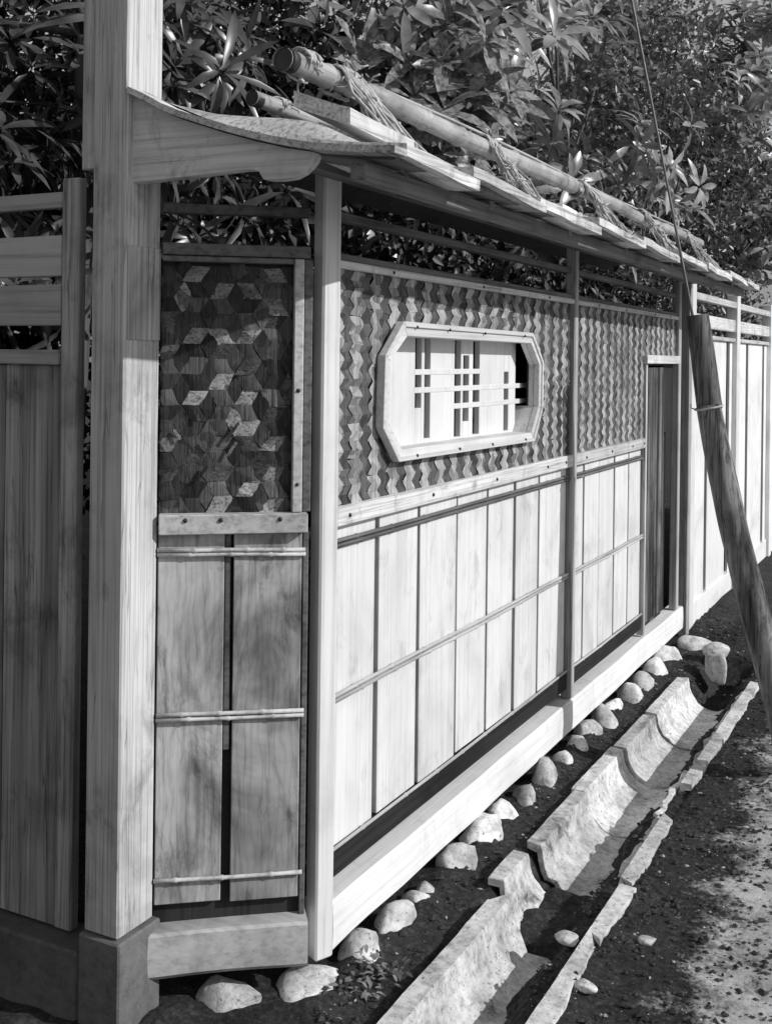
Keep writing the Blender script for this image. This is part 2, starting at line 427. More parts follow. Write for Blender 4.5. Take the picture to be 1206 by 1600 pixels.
# rails
for (a, b_) in ((0.024, 1.788), (1.832, 3.498)):
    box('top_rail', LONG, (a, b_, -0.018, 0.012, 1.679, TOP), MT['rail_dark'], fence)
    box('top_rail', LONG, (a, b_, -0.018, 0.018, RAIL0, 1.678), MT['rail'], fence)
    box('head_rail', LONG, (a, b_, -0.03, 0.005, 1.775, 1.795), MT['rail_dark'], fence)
for (a, b_) in ((0.024, 1.788), (1.832, 2.868)):
    box('middle_rail', LONG, (a, b_, -0.018, 0.02, MID0, MID1), MT['rail'], fence)
    box('bottom_rail', LONG, (a, b_, -0.02, 0.004, 0.215, 0.28), MT['kick_and_shade'], fence, 0.003, 0.002)
for y in (0.08, 0.55, 1.02, 1.5, 1.7, 1.95, 2.3, 2.62, 2.82):
    nail(LONG, y, 0.02, 1.074, fence, 0.0055)
for y in (0.3, 0.9, 1.5, 2.1, 2.5, 3.0, 3.3):
    nail(LONG, y, 0.018, 1.668, fence, 0.0045)
for y in (0.12, 0.42):
    pass
# lower boards
edges = [0.026, 0.270, 0.512, 0.770, 1.012, 1.245, 1.480, 1.786]
edges2 = [1.834, 1.995, 2.205, 2.43, 2.655, 2.868]
for eds in (edges, edges2):
    back = box('panel_backing', LONG, (eds[0], eds[-1], -0.028, -0.022, 0.20, 1.05), MT['dark'], fence, 0)
    for a, b_ in zip(eds, eds[1:]):
        g = random.uniform(0.011, 0.0145)
        w = 0.0015
        box('board', LONG, (a + g * .6, b_ - g * .9, -0.019 + random.uniform(-.0015, .0015), -0.004 + random.uniform(-.002, .002), 0.281 + random.uniform(0, .006), 1.05), MT['board'], back, 0.0015, 0.0012)
# battens of split bamboo, in pairs
for (a, b_) in ((0.024, 1.788), (1.832, 2.868)):
    for z, mat_, r in ((1.003, 'cane_dark', 0.0055), (1.014, 'cane_dark', 0.0055), (0.637, 'cane', 0.0055), (0.649, 'cane', 0.0055), (0.284, 'cane', 0.005)):
        cane('bamboo_cane', (0.004, a, z), (0.004, b_, z), r, MT[mat_], fence, 0.2, 0.004, 6)
# sill beam
def beam_mesh(fr, u0, u1, v0, v1, w0, w1, n=40):
    bm = bmesh.new(); rings = []
    prof = [(v0, w0 + .01), (v0, w1 - .012), (v0 + .012, w1), (v1 - .006, w1), (v1, w1 - .006), (v1 + .002, (w0 + w1) / 2), (v1, w0 + .012), (v1 - .012, w0)]
    for i in range(n + 1):
        u = u0 + (u1 - u0) * i / n
        k = 0.006 * noise.noise(Vector((u * 2.3, w0, 1))); k2 = 0.006 * noise.noise(Vector((u * 3, 4, 8)))
        rings.append([bm.verts.new(fr(u, v + k * (1 if v > 0 else 0), w + k2 * (1 if w < (w0 + w1) / 2 else 0.3))) for v, w in prof])
    for r0, r1 in zip(rings, rings[1:]):
        for k in range(len(prof)):
            bm.faces.new((r0[k], r0[(k + 1) % len(prof)], r1[(k + 1) % len(prof)], r1[k]))
    bm.faces.new(rings[0]); bm.faces.new(rings[-1][::-1])
    return fin(bm, 'sill_beam')
link('sill_beam', beam_mesh(LONG, 0.015, 3.63, -0.06, 0.024, 0.055, 0.178), MT['beam'], fence)

# octagonal window ------------------------------------------------
OUT = [(0.338, 1.541), (1.302, 1.535), (1.408, 1.441), (1.406, 1.283), (1.329, 1.178), (0.318, 1.186), (0.229, 1.275), (0.236, 1.454)]
INN = [(0.366, 1.507), (1.300, 1.504), (1.383, 1.432), (1.381, 1.291), (1.312, 1.205), (0.342, 1.213), (0.266, 1.286), (0.270, 1.442)]
def in_poly(poly, u, w):
    for i in range(len(poly)):
        (a, b_), (c, d) = poly[i], poly[(i + 1) % len(poly)]
        if (c - a) * (w - b_) - (d - b_) * (u - a) > 0: return False
    return True
def mid_poly(t): return [(a[0] + (b_[0] - a[0]) * t, a[1] + (b_[1] - a[1]) * t) for a, b_ in zip(OUT, INN)]
win = link('window_lattice_board', fin(bm_box(LONG, 0.255, 0.555, -0.06, -0.042, 1.19, 1.52, 0.0015), 'window_lattice_board'), MT['white'], fence)
for i in range(8):
    j = (i + 1) % 8
    # frame board
    bm = bmesh.new()
    for v in (0.006, 0.027):
        for (u, w) in (OUT[i], OUT[j], INN[j], INN[i]): bm.verts.new(LONG(u, v, w))
    bm.verts.ensure_lookup_table(); q = bm.verts
    for f in [(0, 1, 2, 3), (4, 5, 6, 7), (0, 1, 5, 4), (1, 2, 6, 5), (2, 3, 7, 6), (3, 0, 4, 7)]: bm.faces.new([q[k] for k in f])
    bmesh.ops.bevel(bm, geom=bm.edges[:], offset=0.0018, segments=1, affect='EDGES')
    link('window_frame', fin(bm, 'window_frame'), MT['frame'], fence)
    # thin raised bead on the outer edge
    bm = bmesh.new()
    M1 = mid_poly(-0.12); M2 = mid_poly(0.3)
    for v in (0.012, 0.033):
        for (u, w) in (M1[i], M1[j], M2[j], M2[i]): bm.verts.new(LONG(u, v, w))
    bm.verts.ensure_lookup_table(); q = bm.verts
    for f in [(0, 1, 2, 3), (4, 5, 6, 7), (0, 1, 5, 4), (1, 2, 6, 5), (2, 3, 7, 6), (3, 0, 4, 7)]: bm.faces.new([q[k] for k in f])
    bmesh.ops.bevel(bm, geom=bm.edges[:], offset=0.0015, segments=1, affect='EDGES')
    link('window_bead', fin(bm, 'window_bead'), MT['frame'], fence)
    # lining
    bm = bmesh.new()
    N1 = mid_poly(0.985); N2 = mid_poly(0.7)
    for v in ((-0.075, 0.005) if i not in (1, 2) else (-0.012, 0.005)):
        for (u, w) in (N2[i], N2[j], N1[j], N1[i]): bm.verts.new(LONG(u, v, w))
    bm.verts.ensure_lookup_table(); q = bm.verts
    for f in [(0, 1, 2, 3), (4, 5, 6, 7), (0, 1, 5, 4), (1, 2, 6, 5), (2, 3, 7, 6), (3, 0, 4, 7)]: bm.faces.new([q[k] for k in f])
    link('window_lining', fin(bm, 'window_lining'), MT['frame'], fence)
for (u, w) in ((0.41, 1.532), (0.62, 1.530), (0.88, 1.527), (1.22, 1.527), (0.42, 1.192), (0.7, 1.191), (0.95, 1.188), (1.24, 1.186)):
    nail(LONG, u, 0.033, w, fence, 0.0045)
box('window_shade_sheet', LONG, (0.2, 1.75, -0.17, -0.155, 1.11, 1.64), MT['dark'], fence, 0)  # added near-black sheet stands in for the shaded depth behind the window
def slat(u0, u1, w0, w1, v0=-0.06, v1=-0.042):
    box('lattice_slat', LONG, (u0, u1, v0, v1, w0, w1), MT['white'], win, 0.001)
slat(0.597, 0.616, 1.19, 1.52)
slat(0.656, 0.825, 1.19, 1.52)
slat(0.873, 0.890, 1.19, 1.52)
slat(0.936, 0.966, 1.19, 1.52)
slat(1.020, 1.229, 1.19, 1.52)
slat(1.272, 1.335, 1.19, 1.52)
slat(0.556, 0.596, 1.19, 1.31)          # closed ends of the short slots
slat(0.617, 0.655, 1.19, 1.222)
slat(0.826, 0.872, 1.19, 1.214)
slat(0.891, 0.935, 1.19, 1.258)
slat(0.891, 0.935, 1.46, 1.52)
slat(0.967, 1.019, 1.19, 1.214)
slat(1.230, 1.271, 1.19, 1.212)
slat(1.230, 1.271, 1.408, 1.52)
for z, a, b_ in ((1.411, 0.550, 1.03), (1.360, 0.550, 1.46), (1.307, 0.82, 1.46)):
    box('lattice_bar', LONG, (a, b_, -0.052, -0.0405, z - 0.008, z + 0.008), MT['white'], win, 0.001)

# woven bark: upright zigzag ribbons ------------------------------
PW = 0.0495; HP = 0.0215; AMP = 0.0085
def zig_mesh(sl, nu=5, nw=4):
    """one visible float: a slanted, bulged strip; local u = along the fence, v = out, w = up"""
    v_ = []
    for j in range(nw + 1):
        t = j / nw
        for i in range(nu + 1):
            s = i / nu
            wd = PW * (1.02 + 0.06 * math.sin(math.pi * t))
            u = (s - .5) * wd + sl * AMP * math.sin(math.pi * (t - .5))
            bul = 0.0018 * math.sin(math.pi * s) ** 0.8 + 0.0022 * (t if sl > 0 else 1 - t) - 0.001
            v_.append((bul, u, (t - .5) * HP * 1.14))
    f_ = [(j * (nu + 1) + i, j * (nu + 1) + i + 1, (j + 1) * (nu + 1) + i + 1, (j + 1) * (nu + 1) + i) for j in range(nw) for i in range(nu)]
    return v_, f_
panel1 = box('woven_panel', LONG, (0.024, 1.788, -0.020, -0.012, MID1, RAIL0), MT['dark'], fence, 0)
panel2 = box('woven_panel', LONG, (1.832, 3.498, -0.020, -0.012, MID1, RAIL0), MT['dark'], fence, 0)
# cut the backing of the first panel where the window is: rebuild it as four plates
bpy.data.objects.remove(panel1)
bm = bmesh.new()
for (a, b_, c, d) in ((0.024, 0.25, MID1, RAIL0), (1.385, 1.788, MID1, RAIL0), (0.25, 1.385, 1.52, RAIL0), (0.25, 1.385, MID1, 1.195)):
    bm_box(LONG, a, b_, -0.020, -0.012, c, d, 0, bm=bm)
panel1 = link('woven_panel', fin(bm, 'woven_panel'), MT['dark'], fence)
ZM = {}
for tone in (0, 1):
    for sl in (-1, 1):
        v_, f_ = zig_mesh(sl)
        m_ = bpy.data.meshes.new('woven_strip'); m_.from_pydata(v_, [], f_)
        m_.polygons.foreach_set('use_smooth', [True] * len(f_))
        m_.materials.append(MT['strip_light' if tone == 0 else 'strip_dark'])
        ZM[tone, sl] = m_
HOLE = mid_poly(0.6)
rest = {(p, t): ([], []) for p in (1, 2) for t in (0, 1)}
nobj = 0
def place_zig(panel, pid, u, w, tone, sl, lim0, lim1):
    global nobj
    near_hole = pid == 1 and 0.18 < u < 1.46 and 1.12 < w < 1.6
    v_, f_ = zig_mesh(sl)
    dx = random.uniform(-.0008, .0012) + (0.0015 if tone == 0 else -0.001); dw = random.uniform(-.002, .002) + 0.011 * noise.noise(Vector((u * 6, w * 1.5, pid + 4)))
    du_ = 0.005 * noise.noise(Vector((u * 9, w * 11, pid))) + random.uniform(-.0018, .0018); rot = random.uniform(-.1, .1); ku = random.uniform(.90, 1.12)
    P = [(x + dx, u + du_ + ku * yy * math.cos(rot) - zz * math.sin(rot), w + dw + ku * yy * math.sin(rot) + zz * math.cos(rot)) for x, yy, zz in v_]
    cut = near_hole or w > RAIL0 - HP or w < MID1 + HP or u < lim0 + PW or u > lim1 - PW
    if not cut and nobj < 300 and pid == 1 and u < 1.2:
        o = bpy.data.objects.new('woven_strip', ZM[tone, sl]); COL.objects.link(o)
        o.parent = panel; o.location = (dx, u + du_, w + dw); o.rotation_euler = (rot, 0, 0); o.scale = (random.uniform(.7, 1.6), ku, 1)
        nobj += 1; return
    ok = []
    for f in f_:
        uc = sum(P[k][1] for k in f) / 4; wc = sum(P[k][2] for k in f) / 4
        if wc > RAIL0 + .004 or wc < MID1 - .004 or uc < lim0 or uc > lim1: continue
        if pid == 1 and in_poly(HOLE, uc, wc): continue
        if pid == 2 and uc > 2.86 and wc < 1.475: continue
        ok.append(f)
    if not ok: return
    vv, ff = rest[pid, tone]; n0 = len(vv); vv.extend(P); ff.extend([tuple(n0 + k for k in f) for f in ok])
for pid, panel, l0, l1 in ((1, panel1, 0.024, 1.788), (2, panel2, 1.832, 3.498)):
    nr = int((l1 - l0) / PW) + 2
    for i in range(nr):
        u = l0 + PW * (i + .3)
        ph = 0
        for j in range(-1, int((RAIL0 - MID1) / HP) + 2):
            w = MID1 + HP * (j + .5)
            tn = i % 2
            place_zig(panel, pid, u, w, tn, 1 if (j % 2) else -1, l0, l1)
for (pid, t), (vv, ff) in rest.items():
    if not ff: continue
    m_ = bpy.data.meshes.new('woven_strips'); m_.from_pydata(vv, [], ff)
    m_.polygons.foreach_set('use_smooth', [True] * len(ff))
    o = link('woven_strips', m_, MT['strip_light' if t == 0 else 'strip_dark'], panel1 if pid == 1 else panel2)
    o['kind'] = 'stuff'

# small door at the far end
box('door_lintel', LONG, (2.845, 3.497, -0.015, 0.026, 1.437, 1.477), MT['rail'], fence)
box('door_jamb', LONG, (2.872, 2.895, -0.02, 0.014, 0.185, 1.436), MT['post'], fence)
dr = box('door', LONG, (2.90, 3.30, -0.035, -0.012, 0.20, 1.43), MT['door'], fence)
box('door_jamb', LONG, (3.32, 3.497, -0.06, -0.045, 0.185, 1.436), MT['dark'], fence, 0)
for a, b_ in ((2.903, 3.03), (3.034, 3.16), (3.164, 3.297)):
    box('board', LONG, (a, b_, -0.0118, -0.006, 0.22, 1.42), MT['door'], dr, 0.001, 0.0008)

# ------------------------------------------------------------------ short wing fence
wing = thing('wing_fence', (-0.13, -0.17, 0.06), 'narrow fence panel of hexagon-woven bark over two stained boards beside the gate post', 'fence')
LW = 0.335
box('top_rail', WING, (0.006, LW, -0.02, 0.016, 1.674, 1.700), MT['rail_short_dark'], wing)
box('top_rail', WING, (0.006, 0.298, -0.02, 0.010, 1.660, 1.672), MT['rail_short_dark'], wing)
box('head_rail', WING, (0.006, LW, -0.03, 0.004, 1.768, 1.790), MT['rail_short_dark'], wing)
box('panel_stile', WING, (0.300, 0.322, -0.018, 0.010, MID1 + .001, 1.672), MT['rail_short'], wing)
box('panel_stile', WING, (0.324, LW + .008, -0.02, 0.0, MID1 + .001, 1.672), MT['rail_short_dark'], wing)
box('middle_rail', WING, (0.004, LW, -0.018, 0.022, MID0, MID1), MT['rail_short'], wing)
for u in (0.062, 0.14, 0.272): nail(WING, u, 0.022, 1.084, wing, 0.0055)
nail(WING, 0.311, 0.010, 1.373, wing, 0.005)
nail(WING, 0.311, 0.010, 1.16, wing, 0.004)
bk = box('panel_backing', WING, (0.002, LW + .004, -0.03, -0.024, 0.10, 1.05), MT['dark'], wing, 0)
box('board', WING, (0.004, 0.150, -0.020, -0.006, 0.222, 1.05), MT['board_short'], bk, 0.002, 0.001)
box('board', WING, (0.172, 0.325, -0.020, -0.004, 0.218, 1.05), MT['board_short'], bk, 0.002, 0.001)
box('cover_strip', WING, (0.153, 0.166, -0.022, -0.010, 0.56, 1.05), MT['rail_short_dark'], bk, 0.002, 0.0015)
box('panel_stile', WING, (0.328, LW + .006, -0.02, -0.008, 0.15, 1.05), MT['rail_short_dark'], wing)
for z, r in ((1.004, 0.0045), (1.014, 0.005), (0.637, 0.0045), (0.648, 0.005), (0.279, 0.0048)):
    cane('bamboo_cane', WING(0.002, 0.003, z + .002), WING(LW - .002, 0.003, z - .003), r, MT['cane'], wing, 0.10, 0.003, 8)
link('sill_beam', beam_mesh(WING, -0.02, LW + .01, -0.06, 0.03, 0.07, 0.175, 10), MT['beam_short'], wing)
# hexagon weave
wp = box('woven_panel', WING, (0.004, 0.299, -0.024, -0.018, MID1, 1.66), MT['dark'], wing, 0)
HS = 0.040; r3 = math.sqrt(3)
hexdir = [(math.cos(math.radians(a)), math.sin(math.radians(a))) for a in (60, 180, 300)]
cols = int(0.31 / (1.5 * HS)) + 2; rows = int(0.6 / (r3 * HS)) + 2
for ci in range(-1, cols + 1):
    for ri in range(-1, rows + 1):
        cu = 0.03 + ci * 1.5 * HS; cw = MID1 + ri * r3 * HS + (ci % 2) * r3 * HS / 2
        for k in range(3):
            a = hexdir[k]; b_ = hexdir[(k + 1) % 3]
            bm = bmesh.new(); nn = 4; gv = []
            base = random.uniform(-.001, .0015); tilt = random.uniform(.001, .004); jr = random.uniform(-.07, .07); jx = random.uniform(-.0015, .0015); js = random.uniform(.97, 1.08); flip = random.random() < .5
            for j in range(nn + 1):
                for i in range(nn + 1):
                    s = i / nn * 1.05 - .025; t = j / nn * 1.05 - .025
                    hh = base + tilt * (s if flip else t) + 0.0025 * math.sin(math.pi * min(1, max(0, t if k == 0 else s)))
                    gu_ = a[0] * s + b_[0] * t; gw_ = a[1] * s + b_[1] * t; gv.append((cu + jx + HS * js * (gu_ - jr * gw_) + 0.003 * noise.noise(Vector((cu * 50 + s * 2, cw * 50 + t * 2, k))), -0.016 + hh + 0.0015 * noise.noise(Vector((cu * 90 + s * 3, cw * 90 + t * 3, k + 5))), cw + HS * js * (gw_ + jr * gu_)))
            cuv = sum(g[0] for g in gv) / len(gv); cwv = sum(g[2] for g in gv) / len(gv)
            if not (-0.01 < cuv < 0.31 and MID1 - .01 < cwv < 1.665): bm.free(); continue
            if k == 0 and random.random() < 0.3: mat_ = MT['hex'][1]
            elif k > 0 and random.random() < 0.12: mat_ = MT['hex'][0]
            else: mat_ = MT['hex'][k]
            vsx = [bm.verts.new(WING(min(0.2995, max(0.004, g[0])), g[1], min(1.660, max(MID1, g[2])))) for g in gv]
            for j in range(nn):
                for i in range(nn):
                    f = bm.faces.new((vsx[j * 5 + i], vsx[j * 5 + i + 1], vsx[(j + 1) * 5 + i + 1], vsx[(j + 1) * 5 + i])); f.smooth = True
            bmesh.ops.dissolve_degenerate(bm, dist=1e-5, edges=bm.edges[:])
            if len(bm.faces) == 0: bm.free(); continue
            link('woven_strip', fin(bm, 'woven_strip'), mat_, wp)

for k in range(6):                         # loose splints of the weave
    a = math.radians(random.choice((60, 120, 58, 122))) + random.uniform(-.1, .1); L_ = random.uniform(.025, .055)
    u0 = random.uniform(.03, .27); w0 = random.uniform(MID1 + .03, 1.62); du2, dw2 = math.cos(a) * L_, math.sin(a) * L_
    pn = (-math.sin(a) * .0035, math.cos(a) * .0035); bm = bmesh.new()
    cs = [(u0 - du2 / 2 - pn[0], w0 - dw2 / 2 - pn[1]), (u0 + du2 / 2 - pn[0], w0 + dw2 / 2 - pn[1]), (u0 + du2 / 2 + pn[0], w0 + dw2 / 2 + pn[1]), (u0 - du2 / 2 + pn[0], w0 - dw2 / 2 + pn[1])]
    cs = [(min(.296, max(.008, c[0])), min(1.655, max(MID1 + .004, c[1]))) for c in cs]
    v0_ = [bm.verts.new(WING(c[0], -0.004, c[1])) for c in cs]; v1_ = [bm.verts.new(WING(c[0], -0.0015, c[1])) for c in cs]
    bm.faces.new(v0_); bm.faces.new(v1_)
    for q in range(4): bm.faces.new((v0_[q], v0_[(q + 1) % 4], v1_[(q + 1) % 4], v1_[q]))
    link('splint', fin(bm, 'splint'), MT['hex'][random.choice((0, 0, 1))], wp)

# ------------------------------------------------------------------ gate post with its curved bracket
gp = thing('gate_post', (-0.318, -0.33, 0.0), 'tall square timber gate post with a curved bracket board near its top', 'post')
box('shaft', FRONT, (-0.365, -0.270, 0.275, 0.392, 0.20, 3.0), MT['gate_post'], gp, 0.004, 0.0)
box('plinth', FRONT, (-0.372, -0.258, 0.262, 0.402, -0.05, 0.197), MT['plinth'], gp, 0.004, 0.001)
box('door_stop', FRONT, (-0.413, -0.367, 0.335, 0.375, 1.855, 3.0), MT['gate_post'], gp, 0.003)
box('door_stop', FRONT, (-0.413, -0.367, 0.28, 0.30, 0.12, 1.853), MT['kick_and_shade'], gp, 0.003)  # near-black colour stands in for the shade on the lower stop
box('eave_shadow_plate', LONG, (-0.386, -0.278, -0.2698, -0.2665, 1.482, 1.685), MT['gate_post'], gp, 0.001)  # added plate in the outline of the eave's shadow on the post
TOPC = [(-0.270, 2.006), (-0.236, 1.992), (-0.188, 1.966), (-0.15, 1.948), (-0.117, 1.936), (-0.035, 1.908), (0.044, 1.884), (0.12, 1.864), (0.18, 1.852)]
BOTC = [(0.180, 1.845), (0.176, 1.836), (0.166, 1.825), (0.150, 1.813), (0.129, 1.805), (0.095, 1.803), (0.066, 1.805), (0.060, 1.812), (0.054, 1.822), (0.037, 1.828), (0.01, 1.829), (-0.115, 1.824), (-0.270, 1.819)]
bm = bmesh.new()
pr = TOPC + BOTC
fr_ = [bm.verts.new((x, -0.372, z)) for x, z in pr]; bk_ = [bm.verts.new((x, -0.340, z)) for x, z in pr]
bm.faces.new(fr_); bm.faces.new(bk_[::-1])
for i in range(len(pr)): bm.faces.new((fr_[i], bk_[i], bk_[(i + 1) % len(pr)], fr_[(i + 1) % len(pr)]))
bmesh.ops.triangulate(bm, faces=[f for f in bm.faces if len(f.verts) > 4])
link('bracket_board', fin(bm, 'bracket_board'), MT['bracket'], gp)

# ------------------------------------------------------------------ roof over the fence
roof = thing('fence_roof', (0, 1.8, 1.85), 'small board roof with bamboo ridge poles lashed by straw rope over the fence', 'roof')
Y0, Y1 = -0.392, 3.72
def roof_z(x):
    """concave top of the roof deck"""
    ks = [(-0.30, 2.035), (-0.27, 2.018), (-0.236, 2.004), (-0.188, 1.978), (-0.15, 1.960), (-0.117, 1.949), (-0.035, 1.921), (0.044, 1.897), (0.12, 1.877), (0.18, 1.864), (0.27, 1.852), (0.38, 1.842)]
    for (a, za), (b_, zb) in zip(ks, ks[1:]):
        if x <= b_: return za + (zb - za) * (x - a) / (b_ - a)
    return ks[-1][1]
def sheet(name, x0, x1, y0, y1, lift0, lift1, th, mat, parent, nx=10, tilt=0.0, zf=None, bev=True, worn=0.0):
    """a board following the roof curve between x0 and x1"""
    zf = zf or roof_z
    bm = bmesh.new(); top = []; bot = []
    ny = max(1, min(60, int((y1 - y0) / 0.05))); sd = y0 * 7.7 + x1 * 13
    for j in range(ny + 1):
        y = y0 + (y1 - y0) * j / ny; tr = []; br = []
        for i in range(nx + 1):
            t = i / nx; x = x0 + (x1 - x0) * t
            wx = worn * (noise.noise(Vector((y * 7, sd, i * .1))) + .5 * noise.noise(Vector((y * 23, sd, 3)))) if i == nx else 0
            wy = worn * 1.2 * noise.noise(Vector((x * 17, sd, 8))) if j in (0, ny) else 0
            wz = worn * .5 * noise.noise(Vector((x * 8, y * 5, sd)))
            z = zf(x) + lift0 + (lift1 - lift0) * t + tilt * (j / ny - .5) + wz
            tr.append(bm.verts.new((x + wx, y + wy, z))); br.append(bm.verts.new((x + wx * .6, y + wy, z - th)))
        top.append(tr); bot.append(br)
    for j in range(ny):
        for i in range(nx):
            bm.faces.new((top[j][i], top[j][i + 1], top[j + 1][i + 1], top[j + 1][i]))
            bm.faces.new((bot[j][i], bot[j + 1][i], bot[j + 1][i + 1], bot[j][i + 1]))
        for i in (0, nx):
            bm.faces.new((top[j][i], top[j + 1][i], bot[j + 1][i], bot[j][i]))
    for i in range(nx):
        for j in (0, ny):
            bm.faces.new((top[j][i], bot[j][i], bot[j][i + 1], top[j][i + 1]))
    return link(name, fin(bm, name), mat, parent)
# deck seen from below
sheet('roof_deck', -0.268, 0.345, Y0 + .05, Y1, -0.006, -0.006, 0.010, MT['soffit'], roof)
sheet('verge_strip', -0.268, 0.372, Y0 - .004, Y0 + .048, 0.004, 0.004, 0.014, MT['roof'], roof, 14)
# lower course: boards lapped along the eave, each end riding over the next
# upper layer curls up from the verge
OUTL = [(-0.265, 2.021, -0.345), (-0.21, 1.992, -0.33), (-0.105, 1.967, -0.29), (-0.02, 1.956, -0.28), (0.045, 1.949, -0.275), (0.106, 1.938, -0.275), (0.153, 1.922, -0.275), (0.199, 1.900, -0.275), (0.232, 1.885, -0.28), (0.30, 1.862, -0.30)]
bm = bmesh.new(); rr_ = []
for (x, z, y) in OUTL:
    zb = roof_z(x) + 0.005; col_ = []
    for i in range(6):
        t = i / 5
        col_.append(bm.verts.new((x - 0.0 * t, Y0 + .05 + (y - Y0 - .05) * t, zb + (z - zb) * math.sin(t * math.pi / 2))))
    for t in (0.35, 1.0):
        col_.append(bm.verts.new((x, y + 0.12 * t, z - 0.05 * t * t)))
    rr_.append(col_)
for c0, c1 in zip(rr_, rr_[1:]):
    for i in range(len(c0) - 1):
        f = bm.faces.new((c0[i], c1[i], c1[i + 1], c0[i + 1])); f.smooth = True
link('verge_flare', fin(bm, 'verge_flare'), MT['roof'], roof)
ycuts = [Y0 + .049, -0.02, 0.42, 0.92, 1.42, 1.93, 2.44, 2.95, 3.40, Y1]
for k, (a, b_) in enumerate(zip(ycuts, ycuts[1:])):
    sheet('eave_board', 0.10, 0.372 + random.uniform(-.006, .006), a + .001, b_ + 0.03 * (k < 8), 0.008 + .003 * (k % 2), 0.006 + .006 * (k % 2), 0.024 - .002 * (k % 2), MT['roof'], roof, 6, -0.02, worn=0.009)
# upper course
ycuts2 = [-0.27, 0.03, 0.52, 1.02, 1.50, 2.0, 2.55, 3.1, Y1 - .05]
for k, (a, b_) in enumerate(zip(ycuts2, ycuts2[1:])):
    xe = 0.205 if k == 0 else 0.215 + random.uniform(-.012, .012)
    sheet('cover_board', 0.07 if k == 0 else -0.05, xe, a, b_ - 0.004, 0.108 if k == 0 else 0.075, 0.090 if k == 0 else 0.058, 0.034 if k == 0 else 0.019, MT['roof'], roof, 7, -0.016, worn=0.008 if k else 0.003)
# pieces of bark up to the ridge
for k in range(8):
    a = 0.02 + k * 0.45
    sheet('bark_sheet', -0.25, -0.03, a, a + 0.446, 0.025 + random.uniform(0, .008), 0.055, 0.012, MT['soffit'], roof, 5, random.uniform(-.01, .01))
# back slope
def back_z(x): return roof_z(-0.40 - x) if x < -0.2 else roof_z(x)
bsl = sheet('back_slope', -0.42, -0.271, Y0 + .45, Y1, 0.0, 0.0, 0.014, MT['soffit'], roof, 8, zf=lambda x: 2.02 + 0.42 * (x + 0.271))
# purlin and fascia
box('eave_purlin', LONG, (Y0 + .02, Y1, 0.262, 0.298, 1.790, 1.824), MT['rail_dark'], roof, 0.003, 0.001)
box('inner_purlin', LONG, (Y0 + .06, Y1, 0.02, 0.06, 1.858, 1.885), MT['rail_dark'], roof, 0.003, 0.001)
for y in (0.25, 0.85, 1.45, 2.1, 2.75, 3.35):
    sheet('rafter', -0.26, 0.30, y, y + .03, -0.018, -0.018, 0.022, MT['soffit'], roof)
# ridge poles
def ridge_pole(x, z0, z1, y0, y1, r, name='ridge_pole'):
    pts, rs = cane_pts((x, y0, z0), (x, y1, z1), r, 0.22, 0.014, 1.14)
    o = link(name, fin(tube_bm(pts, rs, 14, cap=False), name), MT['bamboo'], roof)
    h = link('hollow', fin(tube_bm([(x, y0 + .004, z0), (x, y0 + .03, z0)], r * 0.985, 14), 'hollow'), MT['hole'], o)
    return o
ridge_pole(-0.02, 2.106, 2.112, -0.17, 1.98, 0.027)
ridge_pole(-0.012, 2.100, 2.112, 1.86, 4.12, 0.023)
ridge_pole(-0.20, 2.066, 2.07, -0.03, 3.95, 0.019)
cane('ridge_cane', (-0.02, 0.3, 2.144), (-0.02, 3.9, 2.15), 0.005, MT['cane'], roof, 0.25, 0.01, 6)
# straw lashings
def lashing(y, n=16, drop=0.13, spread=0.05, x=-0.02, z=2.110, r=0.033, seed=0, leg=True):
    rr = random.Random(seed)
    bm = bmesh.new()
    for k in range(n):
        yy = y + rr.uniform(-spread, spread) * .45
        pts = []
        a0 = rr.uniform(-3.3, -2.6); a1 = rr.uniform(1.0, 1.7)
        R = r * rr.uniform(1.0, 1.12)
        st = 9
        for i in range(st + 1):
            t = a0 + (a1 - a0) * i / st
            pts.append(Vector((x + R * math.sin(t), yy + 0.012 * math.sin(i * .7 + k), z + R * math.cos(t))))
        if leg:
            ex = rr.uniform(0.10, 0.19); ey = yy + rr.uniform(-spread, spread) * .8
            p = pts[-1]
            q = Vector((ex, ey, roof_z(ex) + 0.045 + rr.uniform(0, .02)))
            for i in range(1, 6):
                t = i / 5
                w_ = p.lerp(q, t) + Vector((rr.uniform(-.010, .010), rr.uniform(-.014, .014), rr.uniform(-.012, .006)))
                pts.append(w_)
        if leg and k % 3 == 0:               # strands that cross the bundle
            c0 = pts[-1].lerp(pts[-5], rr.random()); e_ = [c0 + Vector((rr.uniform(-.01, .015), (q - 2) * .016 + rr.uniform(-.004, .004), rr.uniform(-.006, .012))) for q in range(5)]
            tube_bm(e_, 0.003, 4, bm)
        tube_bm(pts, [0.0034 * rr.uniform(.6, 1.2)] * len(pts), 5, bm)
    for k in range(n // 3):                  # loose ends and knots
        c = Vector((x + rr.uniform(-.03, .05), y + rr.uniform(-spread, spread), z + rr.uniform(-.02, .045)))
        pts = [c]
        d = Vector((rr.uniform(-1, 1), rr.uniform(-1, 1), rr.uniform(-.6, 1))).normalized()
        for i in range(5):
            d = (d + Vector((rr.uniform(-.6, .6), rr.uniform(-.6, .6), rr.uniform(-.6, .5)))).normalized()
            pts.append(pts[-1] + d * rr.uniform(.006, .013))
        tube_bm(pts, [0.0024] * len(pts), 4, bm)
    link('straw_lashing', fin(bm, 'straw_lashing'), MT['straw'], roof)
lashing(-0.085, 12, spread=0.04, seed=1, leg=False)
lashing(0.09, 46, spread=0.075, seed=2)
lashing(0.10, 10, x=-0.20, z=2.068, r=0.022, seed=9, leg=False, spread=0.05)
for i, y in enumerate((0.98, 1.95, 2.85, 3.7)): lashing(y, 34, spread=0.055, seed=20 + i)

